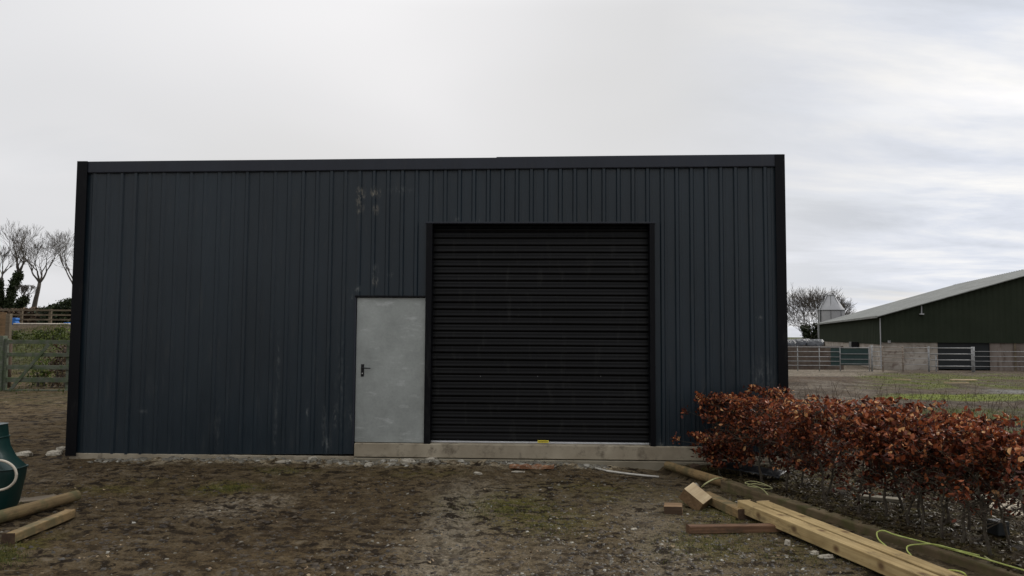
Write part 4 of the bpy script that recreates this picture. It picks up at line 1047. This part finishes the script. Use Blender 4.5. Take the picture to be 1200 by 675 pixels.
bare_tree('ivy_stump', 'short tree smothered in dark ivy between the two tall bare trees', tpos(21, TY - 3), TY - 3, 3.0, 22, .5, .9, (.1, 0), (1.0, 1300, .24, .22), .16, depth=6, stems=2)
bare_tree('bare_tree', 'bare tree half hidden behind the left corner of the shed', tpos(88, TY), TY, 9.2, 27, .30, .9, (-.05, 0), None, .22, depth=6)
bare_tree('bare_tree', 'wide bare tree with ivy at its base beside the silo', tpos(953, 112), 112, 10.8, 33, .17, 1.15, (0, 0), (2.5, 5200, .42, .3), .18, stems=6, depth=6, up=.3, g=-.9, minr=.02)

# ------------------------------------------------------------------ left: gate, bank, rails, jump
GY = 19.0; gx0 = at_y(6, 430, GY).x
ggz = at_y(40, 461, GY).z
def gx(px): return at_y(px, 430, GY).x - gx0
def gzz(py): return at_y(40, py, GY).z - ggz
gate = thing('timber_gate', 'weathered grey-green five-bar timber field gate', 'gate', (gx0, GY, ggz - .03)); GW = 3.1
for (a_, b_) in ((397, 401.5), (412, 416.5), (426.5, 431.5), (441, 446.5), (455, 461)):
    MB().box(.055, GW, -.02, .02, gzz(b_), gzz(a_)).build('bar', 'gate_timber', gate, bevel=.004)
MB().box(-.02, .054, -.035, .035, gzz(462), gzz(395.5)).build('stile', 'gate_timber', gate, bevel=.005)
MB().box(GW + .001, GW + .08, -.035, .035, gzz(462), gzz(396)).build('stile', 'gate_timber', gate, bevel=.005)
def flatbar(mb, a, b, w, y0, y1):
    a = Vector((a[0], 0, a[1])); b = Vector((b[0], 0, b[1])); d = (b - a).normalized(); n = Vector((-d.z, 0, d.x)) * w / 2
    vs = [a + n, a - n, b - n, b + n]; mb.add([(v.x, y0, v.z) for v in vs] + [(v.x, y1, v.z) for v in vs], [(0,1,2,3),(7,6,5,4),(0,4,5,1),(1,5,6,2),(2,6,7,3),(3,7,4,0)])
mb = MB(); flatbar(mb, (gx(14), gzz(456)), (gx(57), gzz(402)), .075, -.05, -.0205); mb.build('brace', 'gate_timber', gate)
mb = MB(); flatbar(mb, (1.55, gzz(400)), (GW - .1, gzz(458)), .075, -.05, -.0205); mb.build('brace', 'gate_timber', gate)
MB().box(1.5, 1.58, .0205, .05, gzz(460), gzz(398)).build('middle_upright', 'gate_timber', gate)
# posts
px_ = at_y(0, 430, GY)
mb = MB(); mb.box(-.10, .085, -.09, .09, -.4, at_y(0, 393.5, GY).z - gh(px_.x, GY)); o = mb.build('gate_post', 'gate_timber', bevel=.012); o.location = (at_y(1.0, 430, GY).x, GY, gh(px_.x, GY)); tag(o, 'square grey-green gate post at the left end of the timber gate', 'post')
q = at_y(10, 430, GY + .9); mb = MB(); mb.tube([(0, 0, -.4), (0, 0, at_y(10, 398, GY + .9).z - gh(q.x, GY + .9))], .07, 10); o = mb.build('round_gate_post', 'wet_timber', smooth=True); o.location = (q.x, GY + .9, gh(q.x, GY + .9)); tag(o, 'dark round post seen through the timber gate', 'post')
# board panel at far left
q = at_y(-20, 380, 23); g = gh(q.x, 23); z1 = at_y(5, 365.5, 23).z - g; pn = thing('board_panel', 'brown upright-boarded panel behind the gate post at the left edge', 'fence', (q.x, 23, g)); mb = MB(); W_ = at_y(6.8, 380, 23).x - q.x
k = 0; x = 0
while x < W_ - .02: mb.box(x, min(x + .14, W_), .0 + .01 * (k % 2), .03 + .01 * (k % 2), -.2, z1 - .02 * (k % 3)); x += .147; k += 1
mb.build('boards', 'brown_timber', pn); MB().box(W_ + .01, W_ + .13, -.03, .09, -.3, z1 - .05).build('post', 'fence_timber', pn)
# arena rails
def rail_fence(y, name, label, x0px, x1px, rails, postpx, mat='fence_timber', r=.045, cat='fence'):
    X0 = at_y(x0px, 370, y).x; X1 = at_y(x1px, 370, y).x; g = gh((X0 + X1) / 2, y); f = thing(name, label, cat, (X0, y, g))
    for py in rails:
        z = at_y(40, py, y).z - g; MB().box(0, X1 - X0, -.02, .02, z - r, z + r).build('rail', mat, f)
    for px in postpx:
        x = at_y(px, 370, y).x - X0; MB().box(x - .06, x + .06, .021, .13, -.3, at_y(px, rails[0] - 1.5, y).z - g).build('post', mat, f)
rail_fence(38.5, 'rail_fence', 'brown post-and-rail fence across the field below the bare trees', -40, 130, [363.5, 369, 374.5], [-10, 24, 58, 92], r=.04)
# low hedge behind
def bushy(name, label, pxs, y, zlo, top, n, size, mat, cat='bush', kind=None, w=1.0, group=None):
    x0 = at_y(pxs[0], 370, y).x; x1 = at_y(pxs[1], 370, y).x; xm = (x0 + x1) / 2; g = gh(xm, y)
    r = thing(name, label, cat, (xm, y, g), 0, group)
    u = RNG.uniform(-1, 1, n); zt = np.interp(u, np.linspace(-1, 1, len(top)), [at_y(xm, 1, y).z * 0 + at_y((pxs[0] + pxs[1]) / 2, t_, y).z - g for t_ in top])
    zt = zt * (1 + .10 * fbm(u * 6, u * 0, 5, 3)); f = RNG.random(n) ** .7
    P = np.stack([u * (x1 - x0) / 2, RNG.normal(0, .35 * w, n), np.maximum(f * zt, zlo)], -1)
    leaf_mesh('foliage', P, size, mat, r); mb = MB(); rr = random.Random(int(xm * 10)); m = max(4, int(abs(x1 - x0) * 1.5))
    for k in range(m):
        x = rr.uniform(-1, 1) * (x1 - x0) / 2; h_ = float(np.interp(x / ((x1 - x0) / 2), np.linspace(-1, 1, len(top)), [at_y((pxs[0] + pxs[1]) / 2, t_, y).z - g for t_ in top]))
        s0 = Vector((x, rr.uniform(-.2, .2), -.05)); pts = [s0]; d = Vector((rr.uniform(-.3, .3), rr.uniform(-.3, .3), 1))
        for j in range(4): s0 = s0 + d * h_ * .27; d += Vector((rr.uniform(-.3, .3), rr.uniform(-.2, .2), 0)); pts.append(s0)
        mb.tube(pts, [.03, .024, .018, .012, .006], 4)
    mb.build('stems', 'far_bark', r); return r
bushy('field_hedge', 'low brown winter hedge running behind the post-and-rail fence', (-60, 64), 44, .05, [361, 363, 362, 363, 361, 360], 9000, .16, 'brown_scrub', 'hedge')
bushy('evergreen_bush', 'dark olive bush rising beside the left corner of the shed beneath the bare trees', (54, 100), 43, .1, [362, 359, 355, 351, 349, 352], 6000, .13, 'ivy_leaves', w=1.2)
for i, (a_, b_, yy, tp, lb) in enumerate([(8, 26, 27.2, [392, 386, 385, 391], 'yellow-green shrub behind the gate, nearest the board panel'), (42, 60, 27.0, [392, 384, 386, 391], 'yellow-green shrub in the middle of the bank behind the gate'),
        (62, 84, 26.4, [391, 381, 383, 384, 392], 'yellow-green shrub behind the gate beside the shed corner'), (44, 64, 20.6, [428, 418, 420, 428], 'small yellow-green shrub seen between the gate bars')]):
    bushy('green_shrub', lb, (a_ + 2, b_ - 3), yy, .02, [q_ + 2 for q_ in tp], 420, .085, 'bush_leaves', 'shrub', w=.8, group='shrubs on the bank behind the gate')
bushy('bramble_clump', 'brown tangle of bramble against the gate beside the shed corner', (66, 92), 20.2, .02, [425, 402, 400, 404], 1100, .07, 'brown_scrub', 'bramble', w=.7)
# jump blocks and pole
JY = 34
for px, lb in ((17.5, 'blue plastic jump block under the left end of the cream pole'), (79.5, 'blue plastic jump block under the right end of the cream pole, at the shed corner')):
    q = at_y(px, 383, JY); g = gh(q.x, JY); zt = at_y(px, 372.5 if px < 50 else 378, JY).z - g
    mb = MB(); mb.poly_prism([(-.13, 0), (.13, 0), (.13, zt * .35), (.08, zt * .45), (.08, zt * .62), (.12, zt * .72), (.10, zt), (-.10, zt), (-.12, zt * .72), (-.08, zt * .62), (-.08, zt * .45), (-.13, zt * .35)], -.15, .15)
    o = mb.build('jump_block', 'blue_plastic', bevel=.02); o.location = (q.x, JY, g); tag(o, lb, 'jump block', 'blue jump blocks')
a = at_y(16, 379.5, JY - .2); b = at_y(82, 379.8, JY - .2)
o = MB().tube([a, b], .035, 10).build('jump_pole', 'cream_plastic', smooth=True); tag(o, 'long cream pole resting between the two blue jump blocks', 'pole')
# debris in the grass of the yard
for (px, py, L, lb) in ((1129, 446.5, 1.1, 'pale plank lying in the grass in front of the gates'), (1121, 450.5, 1.0, 'thin pale lath lying in the grass just nearer than the pale plank'), (1057, 446, .7, 'short pale stick on the grass left of the pale plank')):
    z = -.1; p = on_z(px, py, z); g = sf(p.x, p.y); mb = MB(); mb.box(-L / 2, L / 2, -.10 if 'plank' in lb[:12] else -.03, .10 if 'plank' in lb[:12] else .03, .04, .09)
    o = mb.build('plank' if 'plank' in lb[:12] else 'lath', 'pale_cut_wood', bevel=.005); o.location = (p.x, p.y, g); o.rotation_euler = (0, 0, .08 if px > 1100 else -.5); tag(o, lb, 'plank')

# ------------------------------------------------------------------ sky and light
SE, SAZ = R(33), R(50)          # sun behind the cloud, ahead and a little left
sun_dir = Vector((math.sin(SAZ) * math.cos(SE), math.cos(SAZ) * math.cos(SE), math.sin(SE)))
w = bpy.data.worlds.new('World'); scene.world = w; w.use_nodes = True; nt = w.node_tree; N = nt.nodes; Lk = nt.links.new
for n_ in list(N): N.remove(n_)
out = N.new('ShaderNodeOutputWorld'); bg = N.new('ShaderNodeBackground'); Lk(bg.outputs[0], out.inputs[0])
sky = N.new('ShaderNodeTexSky'); sky.sky_type = 'NISHITA'; sky.sun_disc = False; sky.sun_elevation = SE; sky.sun_rotation = SAZ; sky.air_density = 1.0; sky.dust_density = 2.0
tc = N.new('ShaderNodeTexCoord'); sp_ = N.new('ShaderNodeSeparateXYZ'); Lk(tc.outputs['Generated'], sp_.inputs[0])
def mth(op, a, b=None, c=None, clamp=False):
    m = N.new('ShaderNodeMath'); m.operation = op; m.use_clamp = clamp
    for i, v in enumerate((a, b, c)):
        if v is None: continue
        if isinstance(v, bpy.types.NodeSocket): Lk(v, m.inputs[i])
        else: m.inputs[i].default_value = v
    return m.outputs[0]
den = mth('ADD', mth('MAXIMUM', sp_.outputs[2], 0.0), .14)
cmb = N.new('ShaderNodeCombineXYZ'); Lk(mth('DIVIDE', sp_.outputs[0], den), cmb.inputs[0]); Lk(mth('DIVIDE', sp_.outputs[1], den), cmb.inputs[1])
def wn(scale, detail, rough, st=(1, 1, 1), loc=(0, 0, 0), rot=0):
    mp = N.new('ShaderNodeMapping'); mp.inputs['Scale'].default_value = st; mp.inputs['Location'].default_value = loc; mp.inputs['Rotation'].default_value = (0, 0, rot); Lk(cmb.outputs[0], mp.inputs[0])
    n_ = N.new('ShaderNodeTexNoise'); n_.inputs['Scale'].default_value = scale; n_.inputs['Detail'].default_value = detail; n_.inputs['Roughness'].default_value = rough; n_.inputs['Distortion'].default_value = .35; Lk(mp.outputs[0], n_.inputs['Vector']); return n_.outputs['Fac']
def rmp(f, stops):
    r = N.new('ShaderNodeValToRGB'); e = r.color_ramp.elements
    while len(e) < len(stops): e.new(.5)
    for i, (p, c) in enumerate(stops): e[i].position = p; e[i].color = (*c, 1) if hasattr(c, '__len__') else (c, c, c, 1)
    Lk(f, r.inputs[0]); return r.outputs[0]
def mx(f, a, b, mode='MIX'):
    m = N.new('ShaderNodeMix'); m.data_type = 'RGBA'; m.blend_type = mode
    for sock, v in ((m.inputs[0], f), (m.inputs[6], a), (m.inputs[7], b)):
        if isinstance(v, bpy.types.NodeSocket): Lk(v, sock)
        else: sock.default_value = v if isinstance(v, (int, float)) else (*v, 1)
    return m.outputs[2]
big = wn(.42, 3, .45, (1, .8, 1), (3.1, .4, 0)); fine = wn(1.1, 7, .6, (.55, 1, 1), (1.7, 2.2, 0), .25)
cloud = rmp(big, [(.30, (.64, .645, .65)), (.5, (.74, .745, .765)), (.7, (.89, .89, .91))])
# right side of the view holds more broken, streaky cloud
side = mth('MULTIPLY', mth('SUBTRACT', sp_.outputs[0], .18, clamp=True), 3.0, clamp=True)
streak = rmp(fine, [(.36, (.56, .60, .67)), (.49, (.76, .80, .89)), (.62, (1.06, 1.04, 1.01))])
cloud = mx(mth('MULTIPLY', side, .85), cloud, streak)
gap = rmp(wn(.8, 5, .6, (.5, 1.2, 1), (5.2, 1.1, 0)), [(.56, 0.), (.72, .30)])
skyd = N.new('ShaderNodeVectorMath'); skyd.operation = 'SCALE'; Lk(sky.outputs[0], skyd.inputs[0]); skyd.inputs['Scale'].default_value = .1
cloud = mx(mth('MULTIPLY', gap, mth('ADD', side, .3)), cloud, skyd.outputs[0])
# warm glow where the sun sits behind the cloud
vd = N.new('ShaderNodeVectorMath'); vd.operation = 'DOT_PRODUCT'; Lk(tc.outputs['Generated'], vd.inputs[0]); gd = ray(480, 120).normalized(); vd.inputs[1].default_value = gd
gl = mth('POWER', mth('MAXIMUM', vd.outputs['Value'], 0.0), 14.0)
cloud = mx(mth('MULTIPLY', gl, .085), cloud, (1.0, .86, .72), 'ADD')
# a thick layer is a little dimmer behind the viewer
back = mth('MULTIPLY', mth('ADD', sp_.outputs[1], 1.0), .5, clamp=True)
cloud = mx(1.0, cloud, rmp(back, [(0., .72), (.75, 1.)]), 'MULTIPLY')
# an overcast sky is brighter overhead than low down
zen = rmp(sp_.outputs[2], [(.40, .5), (.85, 1.)]); cloud = mx(1.0, cloud, (2, 2, 2), 'MULTIPLY'); zr_ = N.new('ShaderNodeVectorMath'); zr_.operation = 'MULTIPLY'; Lk(cloud, zr_.inputs[0]); Lk(zen, zr_.inputs[1]); cloud = zr_.outputs[0]
Lk(cloud, bg.inputs['Color']); bg.inputs['Strength'].default_value = .98
ld = bpy.data.lights.new('sun', 'SUN'); ld.energy = 1.7; ld.angle = R(12); ld.color = (1, .95, .88); lo = bpy.data.objects.new('sun', ld); C.objects.link(lo)
lo.rotation_euler = sun_dir.to_track_quat('Z', 'Y').to_euler()
scene.view_settings.view_transform = 'Standard'; scene.view_settings.look = 'None'; scene.view_settings.exposure = 0; scene.view_settings.gamma = 1
scene.render.engine = 'CYCLES'; scene.cycles.max_bounces = 6; scene.cycles.transparent_max_bounces = 8
